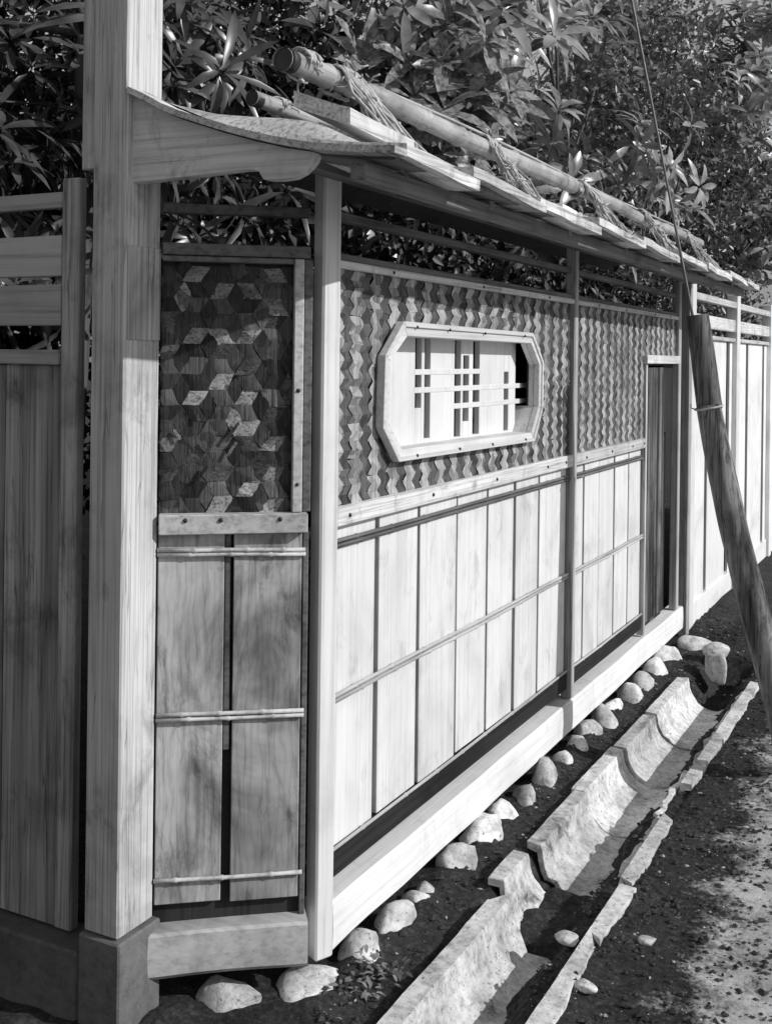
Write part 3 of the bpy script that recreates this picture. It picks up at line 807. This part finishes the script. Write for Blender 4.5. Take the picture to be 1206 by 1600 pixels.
# ------------------------------------------------------------------ gate at the left
gate = thing('wooden_gate', (-0.8, -0.34, 0.1), 'weathered board gate with open slots at the top left of the tall post', 'gate')
box('stile', FRONT, (-0.490, -0.440, 0.325, 0.352, 0.158, 1.845), MT['gate'], gate, 0.003)
for (w0, w1, v1, nm) in ((1.780, 1.816, 0.348, 'rail'), (1.626, 1.718, 0.350, 'rail'), (1.514, 1.607, 0.350, 'rail'), (1.425, 1.459, 0.358, 'ledge')):
    box(nm, FRONT, (-1.35, -0.4925, 0.33, v1, w0, w1), MT['gate_rail'], gate, 0.002)
x = -0.4925
for k in range(5):
    wd = random.uniform(0.15, 0.19)
    box('board', FRONT, (x - wd + .003, x, 0.334, 0.346 + random.uniform(-.001, .001), 0.158, 1.424), MT['gate'], gate, 0.0015, 0.0006)
    x -= wd
tag(box('gate_sill', FRONT, (-1.4, -0.376, 0.29, 0.40, -0.05, 0.150), MT['plinth'], None, 0.006), 'low dark stone sill under the weathered board gate', 'sill')

# ------------------------------------------------------------------ fence beyond the roofed one
far = thing('board_fence', (0, 5.5, 0), 'bright sunlit board fence with dark gaps continuing beyond the roofed fence', 'fence')
yb = 3.80
slots = [(3.92, 3.965), (4.30, 4.38), (4.92, 5.04), (5.62, 5.72), (6.3, 6.4), (7.0, 7.1), (7.7, 7.8), (8.4, 8.5)]
prev = yb
box('panel_backing', LONG, (3.80, 9.0, -0.06, -0.05, 0.12, 1.58), MT['dark'], far, 0)
for a, b_ in slots:
    box('board', LONG, (prev, a, -0.03, -0.012, 0.12, 1.575), MT['farboard'], far, 0.002, 0.001)
    prev = b_
box('base_board', LONG, (3.79, 9.0, -0.035, 0.0, -0.03, 0.125), MT['farboard'], far, 0.003)
box('rail', LONG, (3.79, 9.0, -0.03, 0.012, 1.79, 1.83), MT['rail'], far, 0.003)
box('rail', LONG, (3.79, 9.0, -0.03, 0.006, 1.64, 1.715), MT['rail'], far, 0.003)
box('rail', LONG, (3.79, 9.0, -0.03, 0.008, 1.576, 1.60), MT['rail'], far, 0.003)
for y in (3.80, 5.12, 6.5, 7.9): box('post', LONG, (y, y + .10, -0.05, 0.02, -0.05, 1.88), MT['farboard'], far, 0.004)

# ------------------------------------------------------------------ guy wire with guard
guy = thing('guy_wire', (0.72, 1.93, 0), 'dark timber guard on a slanting guy wire rising over the eave', 'guy wire')
GUARD_PATH = [(0.463, 1.808, 1.617), (0.483, 1.818, 1.461), (0.505, 1.83, 1.279), (0.552, 1.831, 1.053), (0.596, 1.832, 0.852), (0.642, 1.833, 0.675), (0.695, 1.838, 0.478), (0.804, 1.85, 0.068)]
TG = Vector((0.452, 1.802, 1.60)); WT = Vector((0.270, 1.75, 2.556)); BG = Vector((0.745, 1.945, -0.03))
pts = [TG + (WT - TG) * t for t in (-0.02, 0, .5, 1, 1.6, 2.4)]
link('wire', fin(tube_bm(pts, 0.0052, 6), 'wire'), MT['wire'], guy)
GP = [Vector(p) for p in GUARD_PATH]
def gpt(t):
    f = t * (len(GP) - 1); i = min(int(f), len(GP) - 2)
    return GP[i].lerp(GP[i + 1], f - i)
def guard_piece(t0, t1, r0, r1, nm, seed):
    n = 40; ps = []; rs = []
    for i in range(n + 1):
        t = i / n; ps.append(gpt(t0 + (t1 - t0) * t)); rs.append(r0 + (r1 - r0) * t)
    bm = tube_bm(ps, rs, 20)
    for v in bm.verts:
        c = min(ps, key=lambda q: (q - v.co).length); d = v.co - c; a = math.atan2(d.y, d.x)
        k = noise.noise(Vector((math.cos(a) * 1.6, math.sin(a) * 1.6, v.co.z * 2.2 + seed))) * .7 + noise.noise(Vector((math.cos(a) * 5, math.sin(a) * 5, v.co.z * 5 + seed))) * .35
        v.co += d * 0.2 * k
    return link(nm, fin(bm, nm), MT['guard'], guy)
guard_piece(0.0, 0.285, 0.041, 0.044, 'guard', 1)
guard_piece(0.272, 1.0, 0.046, 0.055, 'guard', 5)
bm = bmesh.new()
ring = gpt(0.28)
d_ = (BG - TG).normalized(); e1 = d_.cross(Vector((0, 1, 0))).normalized(); e2 = d_.cross(e1)
tube_bm([ring + (e1 * math.cos(t) + e2 * math.sin(t)) * 0.048 for t in np.linspace(0, 6.28, 24)], 0.004, 5, bm)
tube_bm([ring + e1 * -0.045 + e2 * 0.01, ring + e1 * -0.06 + e2 * .02 + Vector((0, 0, .01)), ring + e1 * -0.07 + e2 * .02 + Vector((.01, 0, .025))], 0.0025, 5, bm)
link('binding_wire', fin(bm, 'binding_wire'), MT['straw'], guy)

# ------------------------------------------------------------------ stones
def stone_mesh(size, seed, sub=3):
    bm = bmesh.new(); bmesh.ops.create_icosphere(bm, subdivisions=sub, radius=1.0)
    r_ = random.Random(seed * 13 + 5)
    planes = [(Vector((r_.uniform(-1, 1), r_.uniform(-1, 1), r_.uniform(-.4, 1))).normalized(), r_.uniform(.55, .85)) for _ in range(7)]
    for v in bm.verts:
        p = v.co.copy()
        k = 1 + 0.30 * noise.noise(p * 1.1 + Vector((seed * 7.3, 0, 0))) + 0.12 * noise.noise(p * 3 + Vector((0, seed * 3.1, 0))) + 0.06 * noise.noise(p * 7 + Vector((seed, 0, 0))) + 0.03 * noise.noise(p * 17)
        p = p * k
        for dv, dd_ in planes:
            e_ = p.dot(dv) - dd_
            if e_ > 0: p = p - dv * e_ * 0.85
        for ax_ in range(3):
            p[ax_] = math.copysign(abs(p[ax_]) ** 0.88, p[ax_])
        v.co = Vector((p.x * size[0], p.y * size[1], p.z * size[2]))
    return fin(bm, 'stone')
STN = [(0.03, 0.136, .045, .06, .05), (0.035, 0.31, .04, .055, .05), (0.03, 0.44, .03, .03, .035), (0.035, 0.50, .03, .035, .035), (0.045, 0.68, .045, .06, .055), (0.04, 0.90, .04, .06, .045), (0.04, 1.07, .04, .055, .055),
       (0.045, 1.24, .04, .06, .05), (0.05, 1.43, .04, .065, .06), (0.045, 1.62, .04, .06, .045), (0.04, 1.80, .045, .07, .05), (0.04, 1.97, .04, .07, .05), (0.05, 2.13, .045, .07, .055), (0.04, 2.32, .04, .075, .05), (0.05, 2.50, .045, .06, .06), (0.04, 2.72, .045, .075, .05), (0.045, 2.95, .05, .08, .06), (0.04, 3.2, .05, .09, .06)]
ords = ['first', 'second', 'third', 'fourth', 'fifth', 'sixth', 'seventh', 'eighth', 'ninth', 'tenth', 'eleventh', 'twelfth', 'thirteenth', 'fourteenth', 'fifteenth', 'sixteenth', 'seventeenth', 'eighteenth']
for i, (x, y, sx_, sy_, sz_) in enumerate(STN):
    o = link('foundation_stone', stone_mesh((sx_, sy_, sz_), i + 1), MT['stone'], None, True)
    o.location = (x - .002, y, -0.004); kk = random.uniform(.92, 1.28); o.scale = (1.1 * kk, 1.12 * kk * random.uniform(.85, 1.2), 1.1 * kk); o.rotation_euler = (random.uniform(-.4, .4), random.uniform(-.3, .3), random.uniform(-.6, .6))
    tag(o, 'pale rounded foundation stone under the sill beam, %s from the corner post' % ords[i], 'stone', 'stones under the sill beam')
def rock(loc, size, seed, label, rz=0.0):
    o = link('rock', stone_mesh(size, seed), MT['stone'], None, True); o.location = loc; o.rotation_euler = (0, 0, rz)
    return tag(o, label, 'stone')
rock((-0.16, -0.17, -0.03), (.10, .07, .06), 33, 'pale flat stone under the short wing panel')
rock((-0.005, -0.05, -0.02), (.10, .08, .065), 31, 'broad flat white stone carrying the corner post')
rock((0.12, 3.50, 0.0), (.09, .08, .08), 35, 'large angular stone by the far end of the sill beam')
rock((0.30, 3.12, 0.02), (.045, .09, .08), 36, 'upright pale stone standing past the end of the gutter', .5)
rock((0.25, 3.32, 0.05), (.07, .05, .04), 37, 'small pale stone leaning on the upright stone', .2)
rock((0.445, 0.46, 0.0), (.032, .025, .014), 38, 'small pale stone chip between the broken gutter rims')
rock((0.63, 0.52, 0.012), (.026, .02, .012), 39, 'small pale stone lying on the dark soil right of the gutter')
rock((0.56, 0.25, 0.012), (.03, .02, .012), 40, 'small pale stone on the soil at the near end of the gutter')

# ------------------------------------------------------------------ clay gutter
GX = 0.345
def gutter_mesh(y0, y1, seed, xo=0.0, dz=0.0, yaw=0.0, arc=(-1, 1), rag0=0.02, rag1=0.02, rimL=True, rimR=True):
    """U-shaped clay tile with flat rims, ragged ends; arc picks which share of the round survives"""
    R = 0.112; T = 0.018
    inner = []; outer = []
    na = 14
    for i in range(na + 1):
        t = arc[0] + (arc[1] - arc[0]) * i / na
        a = t * math.radians(88)
        inner.append((R * math.sin(a), -R * 1.0 * math.cos(a) + 0.012)); outer.append(((R + T) * math.sin(a), -(R + T) * math.cos(a) + 0.012))
    if rimL and arc[0] < -.95:   # flat lip
        inner = [(-R - .052, 0.026), (-R - 0.004, 0.026)] + inner; outer = [(-R - .052, 0.004), (-R - .02, 0.002)] + outer
    if rimR and arc[1] > .95:
        inner = inner + [(R + 0.004, 0.026), (R + .045, 0.024)]; outer = outer + [(R + .02, 0.002), (R + .045, 0.002)]
    nn = max(4, int((y1 - y0) / 0.02)); bm = bmesh.new(); L = []
    for j in range(nn + 1):
        t = j / nn; ri = []; ro = []
        for (p, q) in zip(inner, outer):
            y = y0 + (y1 - y0) * t
            if j == 0: y += rag0 * (noise.noise(Vector((p[0] * 14, seed * 3.3, 0))) * 1.6 + .4 * noise.noise(Vector((p[0] * 50, seed, 0))))
            if j == nn: y += rag1 * (noise.noise(Vector((p[0] * 14, seed * 5.1, 7))) * 1.6 + .4 * noise.noise(Vector((p[0] * 50, seed, 4))))
            c = Vector((GX + xo + (y - y0) * yaw, 0, dz))
            wob = 0.0022 * noise.noise(Vector((p[0] * 20, y * 8, seed))) + 0.0015 * noise.noise(Vector((p[0] * 45, y * 31, seed + 3)))
            edge = (0.003 if arc[0] < 0 else 0.014) * (noise.noise(Vector((y * 6, seed * 2.7, p[0] * 6))) + .35 * noise.noise(Vector((y * 27, seed * 1.3, p[0] * 9)))) if (p is inner[0] or p is inner[-1]) else 0
            if arc[1] <= .95 and p is inner[-1] or arc[0] >= -.95 and p is inner[0]: edge = 0.02 * noise.noise(Vector((y * 11, seed, 2)))
            ri.append(bm.verts.new((c.x + p[0] + edge, y, c.z + p[1] + wob))); ro.append(bm.verts.new((c.x + q[0] + edge, y, c.z + q[1] + wob)))
        L.append((ri, ro))
    m_ = len(inner)
    for (a0, b0), (a1, b1) in zip(L, L[1:]):
        for i in range(m_ - 1):
            f = bm.faces.new((a0[i], a0[i + 1], a1[i + 1], a1[i])); f.smooth = 2 < i < m_ - 4
            bm.faces.new((b0[i], b1[i], b1[i + 1], b0[i + 1]))
        bm.faces.new((a0[0], a1[0], b1[0], b0[0])); bm.faces.new((a0[-1], b0[-1], b1[-1], a1[-1]))
    for (a0, b0) in (L[0], L[-1]):
        for i in range(m_ - 1): bm.faces.new((a0[i], b0[i], b0[i + 1], a0[i + 1]))
    bmesh.ops.recalc_face_normals(bm, faces=bm.faces)
    sharp = [e for e in bm.edges if len(e.link_faces) == 2 and e.calc_face_angle() > math.radians(35)]
    bmesh.ops.bevel(bm, geom=sharp, offset=0.0025, segments=1, affect='EDGES', clamp_overlap=True)
    for f in bm.faces:
        if f.calc_area() < 2.5e-5: f.smooth = False
    return fin(bm, 'gutter_tile')
def gut(label, *a, **k):
    o = link('gutter_tile', gutter_mesh(*a, **k), MT['clay'])
    tag(o, label, 'gutter', 'clay gutter tiles along the fence')
gut('nearest clay gutter trough, cut by the lower edge of the picture', -0.55, 0.52, 1, xo=0.035, arc=(-1, 0.93), rag1=0.06)
gut('small broken shard of gutter rim between the two nearest troughs', 0.60, 0.80, 2, xo=-0.01, arc=(-1, -0.35), rag0=0.03, rag1=0.03, dz=0.005)
gut('long cracked gutter trough with a broken near end', 0.88, 1.33, 3, xo=0.0, arc=(-1, 0.93), rag0=0.05, rag1=0.012)
gut('second gutter trough beyond the broken gap', 1.345, 1.80, 4, xo=-0.012, arc=(-1, 0.93), rag0=0.012, rag1=0.012)
gut('third gutter trough beyond the broken gap', 1.815, 2.26, 5, xo=-0.005, arc=(-1, 0.93), rag0=0.012, rag1=0.02)
gut('farthest gutter trough by the upright stone', 2.285, 2.86, 6, xo=-0.005, arc=(-1, 0.93), rag0=0.02, rag1=0.04)
def rim(label, y0, y1, seed, xo=0.0):
    o = link('gutter_shard', gutter_mesh(y0, y1, seed, xo=xo, arc=(0.90, 1.0), rag0=0.09, rag1=0.09, dz=-0.010), MT['clay'])
    tag(o, label, 'gutter', 'broken right rim pieces of the gutter')
rim('nearest broken piece of right gutter rim', -0.5, 0.44, 11, 0.03)
rim('right gutter rim piece beside the broken gap', 0.47, 0.80, 12, 0.03)
rim('right gutter rim piece beside the long cracked trough', 0.82, 1.30, 13, 0.02)
rim('right gutter rim piece opposite the third trough', 1.62, 2.20, 14, 0.01)
rim('farthest piece of right gutter rim', 2.22, 3.0, 15, 0.01)

# loose clods, chips and leaf litter on the soil
def litter(name, n, xr, yr, smin, smax, mat, seed, zoff=0.0):
    r = np.random.default_rng(seed); V_ = []; F_ = []
    base = np.array([(1, 0, 0), (-1, 0, 0), (0, 1, 0), (0, -1, 0), (0, 0, 1), (0, 0, -1)], float)
    tri = [(0, 2, 4), (2, 1, 4), (1, 3, 4), (3, 0, 4), (2, 0, 5), (1, 2, 5), (3, 1, 5), (0, 3, 5)]
    for k in range(n):
        x = r.uniform(*xr); y = r.uniform(*yr)
        if 0.16 < x < 0.37 and y < 2.9: continue
        s = smin + (smax - smin) * r.random() ** 3
        P = base * (1 + .35 * r.uniform(-1, 1, (6, 1))) * s * np.array([1, r.uniform(.6, 1.3), r.uniform(.35, .8)])
        a = r.uniform(0, 6.28); c, s2 = math.cos(a), math.sin(a)
        P = P @ np.array([[c, s2, 0], [-s2, c, 0], [0, 0, 1]]) + np.array([x, y, ground_z(x, y) + s * .2 + zoff])
        n0 = len(V_); V_.extend(map(tuple, P)); F_.extend([tuple(n0 + q for q in t) for t in tri])
    m_ = bpy.data.meshes.new(name); m_.from_pydata(V_, [], F_)
    return link(name, m_, mat)
tag(litter('soil_clods', 12000, (0.03, 1.3), (-0.5, 4.2), .003, .013, grain_mat('clod_soil', 0.06, 40, 0.6), 3), 'dark loose clods of soil beside the gutter', 'soil', kind='stuff')
tag(litter('gravel_chips', 1500, (0.03, 1.4), (-0.5, 4.2), .002, .008, grain_mat('gravel_chip', 0.38, 40, 0.4), 4), 'pale gravel chips scattered over the soil', 'gravel', kind='stuff')

# ------------------------------------------------------------------ foliage
def leaf_block(P, T, N, L, Wd, droop, fold=0.12):
    """broad leaves as folded blades: 12 triangles each. arrays of base points, directions, normals"""
    n = len(P); Sd = np.cross(T, N); Sd /= np.linalg.norm(Sd, axis=1)[:, None] + 1e-9
    rows = [(0.0, 0.0), (0.28, 0.72), (0.58, 1.0), (0.84, 0.62), (1.0, 0.0)]
    V_ = []
    for s, w in rows:
        c = P + T * (L * s)[:, None] - N * (droop * L * s * s)[:, None]
        if w == 0: V_.append(c[:, None, :])
        else:
            e = Sd * (Wd * w * .5)[:, None]; up = N * (Wd * w * fold)[:, None]
            V_.append(np.stack([c - e + up, c, c + e + up], 1))
    V_ = np.concatenate(V_, 1)      # n x 11
    quads = [(1, 2, 5, 4), (2, 3, 6, 5), (4, 5, 8, 7), (5, 6, 9, 8)]; tris = [(0, 2, 1), (0, 3, 2), (7, 8, 10), (8, 9, 10)]
    return V_, quads, tris

def mesh_from(V_, quads, tris, name, mat):
    n, k, _ = V_.shape
    me = bpy.data.meshes.new(name)
    base = (np.arange(n) * k)[:, None, None]
    q = (np.array(quads)[None] + base).reshape(-1, 4) if quads else np.zeros((0, 4), int)
    t = (np.array(tris)[None] + base).reshape(-1, 3)
    me.vertices.add(n * k); me.vertices.foreach_set('co', V_.reshape(-1).astype(np.float32))
    lt = np.concatenate([q.reshape(-1), t.reshape(-1)]); me.loops.add(len(lt)); me.loops.foreach_set('vertex_index', lt.astype(np.int32))
    ls = np.concatenate([np.arange(len(q)) * 4, len(q) * 4 + np.arange(len(t)) * 3]); me.polygons.add(len(ls))
    me.polygons.foreach_set('loop_start', ls.astype(np.int32))
    me.update(calc_edges=True); me.validate()
    me.polygons.foreach_set('use_smooth', [True] * len(me.polygons))
    me.materials.append(mat)
    return me

def unit(a): return a / (np.linalg.norm(a, axis=-1)[..., None] + 1e-9)

def whorls(C, axis, nl, Lm, Wm, r, spread=(0.15, 1.15)):
    """leaf arrays for whorls at centres C with unit axes"""
    P = []; T = []; N = []
    for c, a in zip(C, axis):
        e1 = np.cross(a, [0.3, 0.5, 0.81]); e1 /= np.linalg.norm(e1); e2 = np.cross(a, e1)
        m = r.integers(nl[0], nl[1])
        ph = r.uniform(0, 6.28)
        for k in range(m):
            t = ph + 2.39996 * k; el = spread[0] + (spread[1] - spread[0]) * (1 - k / m) + r.uniform(-.15, .15)   # 0 = flat
            rad = e1 * math.cos(t) + e2 * math.sin(t)
            d = rad * math.cos(el - .3) + a * math.sin(el - .3); nn = a * math.cos(el - .3) - rad * math.sin(el - .3)
            P.append(c + d * 0.01 - a * 0.02 * (k / m)); T.append(d); N.append(nn)
    P = np.array(P); n = len(P)
    return P, unit(np.array(T)), unit(np.array(N)), Lm * r.uniform(.5, 1.25, n), Wm * r.uniform(.8, 1.2, n), r.uniform(.15, .95, n)

def limb(bm, p0, p1, r0, r1, bend, r):
    p0 = Vector(p0); p1 = Vector(p1); n = 7
    off = Vector(r.uniform(-1, 1, 3)) * bend
    pts = [p0.lerp(p1, i / n) + off * math.sin(math.pi * i / n) for i in range(n + 1)]
    tube_bm(pts, [r0 + (r1 - r0) * i / n for i in range(n + 1)], 7, bm)
    return pts

def project(p):
    d = Vector(p) - CAM; z = d.dot(FWD)
    if z < .1: return None
    u = d.dot(RGT) / z; v = d.z / z
    return 600 + 1750 * (u * c_ + v * s_), 559 - 1750 * (-u * s_ + v * c_), z

def broad_tree(name, base, centre, radii, nwh, label, mat, seed, Lm=0.125, Wm=0.036, big=0):
    r = np.random.default_rng(seed)
    t = thing(name, base, label, 'tree', 'trees behind the fence')
    bm = bmesh.new()
    trunk_top = (centre[0] + r.uniform(-.2, .2), centre[1], centre[2])
    pts = limb(bm, base, trunk_top, 0.07, 0.035, 0.12, r)
    tips = []
    # branch tips in clumps
    ncl = max(6, nwh // 14)
    cl = unit(r.normal(size=(ncl, 3))) * (r.uniform(.35, 1.0, (ncl, 1)) ** .6) * np.array(radii) + np.array(centre)
    for c in cl:
        st = pts[r.integers(3, 8)]
        limb(bm, st, c, 0.016, 0.005, 0.12, r)
    C = (cl[r.integers(0, ncl, nwh)] + r.normal(size=(nwh, 3)) * 0.17)
    for c in C[::5]:
        k = np.argmin(((cl - c) ** 2).sum(1)); limb(bm, cl[k], c, 0.005, 0.003, 0.02, r)
    link('trunk', fin(bm, 'trunk'), MT['bark'], t)
    ax_ = unit((C - np.array(centre)) * np.array([.6, .6, .5]) + np.array([.45, -.15, .7]) + r.normal(size=C.shape) * .4)
    P, T, N, L, Wd, dr_ = whorls(C, ax_, (7, 12), Lm, Wm, r)
    # the leaves that show largest become single parts
    sel = []
    if big:
        sc = []
        for i, p in enumerate(P):
            q = project(p)
            if q is None or not (60 < q[0] < 1190 and 30 < q[1] < 420): continue
            sc.append((q[2], i))
        sc.sort(); sel = [i for _, i in sc[:big]]
    keep = np.ones(len(P), bool); keep[sel] = False
    V_, q_, t_ = leaf_block(P[keep], T[keep], N[keep], L[keep], Wd[keep], dr_[keep])
    o = link('foliage', mesh_from(V_, q_, t_, 'foliage', mat), mat, t); o['kind'] = 'stuff'
    if sel:
        protos = []
        for k in range(4):
            V1, q1, t1 = leaf_block(np.zeros((1, 3)), np.array([[1., 0, 0]]), np.array([[0, 0, 1.]]), np.array([1.0]), np.array([0.27 + .02 * k]), np.array([0.12 + .12 * k]))
            protos.append(mesh_from(V1, q1, t1, 'leaf', mat))
        for i in sel:
            o = bpy.data.objects.new('leaf', protos[i % 4]); COL.objects.link(o); o.parent = t
            x_ = Vector(T[i]); z_ = Vector(N[i]); z_ = (z_ - x_ * z_.dot(x_)).normalized(); y_ = z_.cross(x_)
            m_ = Matrix.Identity(4)
            for a in range(3):
                m_[a][0] = x_[a] * L[i]; m_[a][1] = y_[a] * L[i]; m_[a][2] = z_[a] * L[i]; m_[a][3] = P[i][a] - base[a]
            o.matrix_basis = m_
    return t

def small_tree(name, base, centre, radii, nleaf, label, mat, seed, Lm=0.05, clumps=60, sig=0.16):
    r = np.random.default_rng(seed)
    t = thing(name, base, label, 'tree', 'trees behind the fence')
    bm = bmesh.new(); pts = limb(bm, base, centre, 0.08, 0.03, .15, r)
    cl = unit(r.normal(size=(clumps, 3))) * (r.uniform(.2, 1.0, (clumps, 1)) ** .5) * np.array(radii) + np.array(centre)
    for c in cl: limb(bm, pts[r.integers(2, 8)], c, 0.014, 0.004, .15, r)
    link('trunk', fin(bm, 'trunk'), MT['bark'], t)
    P = cl[r.integers(0, clumps, nleaf)] + r.normal(size=(nleaf, 3)) * sig
    T = unit(r.normal(size=(nleaf, 3)) + np.array([.25, -.2, -.1])); N = unit(np.array([.4, -.2, .8]) + r.normal(size=(nleaf, 3)) * .55)
    N = unit(N - T * (N * T).sum(1)[:, None]); Sd = np.cross(T, N)
    L = Lm * r.uniform(.6, 1.3, nleaf)
    V_ = np.stack([P, P + T * (L * .45)[:, None] - Sd * (L * .26)[:, None] + N * (L * .06)[:, None], P + T * L[:, None] - N * (L * .15)[:, None], P + T * (L * .45)[:, None] + Sd * (L * .26)[:, None] + N * (L * .06)[:, None]], 1)
    o = link('foliage', mesh_from(V_, [], [(0, 2, 1), (0, 3, 2)], 'foliage', mat), mat, t); o['kind'] = 'stuff'
    return t

broad_tree('broadleaf_tree', (-1.5, 2.6, 0), (-1.15, 2.9, 2.75), (0.75, 1.5, 0.85), 250, 'broadleaf evergreen with big drooping leaf whorls above the middle of the roof', MT['leaf5'], 41, 0.185, 0.05, 300)
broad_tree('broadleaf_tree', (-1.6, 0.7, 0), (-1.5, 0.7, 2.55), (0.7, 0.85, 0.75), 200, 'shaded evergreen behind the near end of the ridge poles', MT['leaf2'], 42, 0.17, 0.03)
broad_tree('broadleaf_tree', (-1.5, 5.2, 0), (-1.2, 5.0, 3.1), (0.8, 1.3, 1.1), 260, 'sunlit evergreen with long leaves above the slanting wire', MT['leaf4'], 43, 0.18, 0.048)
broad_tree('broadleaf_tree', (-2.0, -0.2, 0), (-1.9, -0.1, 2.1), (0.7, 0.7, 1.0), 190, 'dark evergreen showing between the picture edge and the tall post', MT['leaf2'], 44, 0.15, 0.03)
small_tree('small_leaf_tree', (-1.3, 7.0, 0), (-1.1, 7.3, 2.8), (1.1, 2.0, 1.7), 26000, 'small-leaved tree at the right behind the far end of the roof', MT['leaf3'], 51, 0.06, 110, 0.13)
broad_tree('broadleaf_tree', (-1.9, 7.6, 0), (-1.5, 8.2, 3.4), (0.9, 2.0, 1.7), 480, 'tall pale evergreen behind the small-leaved tree at the right', MT['leaf4'], 45, 0.19, 0.05)
broad_tree('broadleaf_tree', (-0.9, 8.6, 0), (-0.45, 8.5, 3.5), (0.9, 1.3, 1.5), 420, 'sunlit evergreen in the top right corner behind the bright board fence', MT['leaf4'], 46, 0.19, 0.055)
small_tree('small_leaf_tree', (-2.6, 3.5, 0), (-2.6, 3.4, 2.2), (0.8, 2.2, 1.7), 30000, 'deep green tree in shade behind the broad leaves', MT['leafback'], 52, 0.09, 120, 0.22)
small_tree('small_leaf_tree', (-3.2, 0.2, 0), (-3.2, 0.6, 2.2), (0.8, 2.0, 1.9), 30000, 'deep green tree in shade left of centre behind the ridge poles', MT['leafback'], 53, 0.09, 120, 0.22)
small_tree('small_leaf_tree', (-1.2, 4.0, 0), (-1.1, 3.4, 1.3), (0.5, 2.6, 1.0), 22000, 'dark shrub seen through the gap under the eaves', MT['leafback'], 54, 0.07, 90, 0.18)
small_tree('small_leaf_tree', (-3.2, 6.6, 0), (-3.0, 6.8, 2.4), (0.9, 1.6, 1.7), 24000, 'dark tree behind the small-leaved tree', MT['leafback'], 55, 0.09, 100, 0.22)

# weeds by the corner stone
r = np.random.default_rng(77)
wc = []
for _ in range(16):
    wc.append((0.075 + abs(r.normal()) * .05, 0.0 + r.normal() * .09, ground_z(.1, 0) + r.uniform(0.0, .035)))
wc = np.array(wc)
P, T, N, L, Wd, dd = whorls(wc, unit(np.array([0.1, -.1, 1.0]) + r.normal(size=wc.shape) * .3), (4, 8), 0.022, 0.009, r)
V_, q_, t_ = leaf_block(P, T, N, L, Wd, dd)
tag(link('weeds', mesh_from(V_, q_, t_, 'weeds', MT['leaf']), None), 'small weeds growing at the foot of the corner post', 'weeds', kind='stuff')
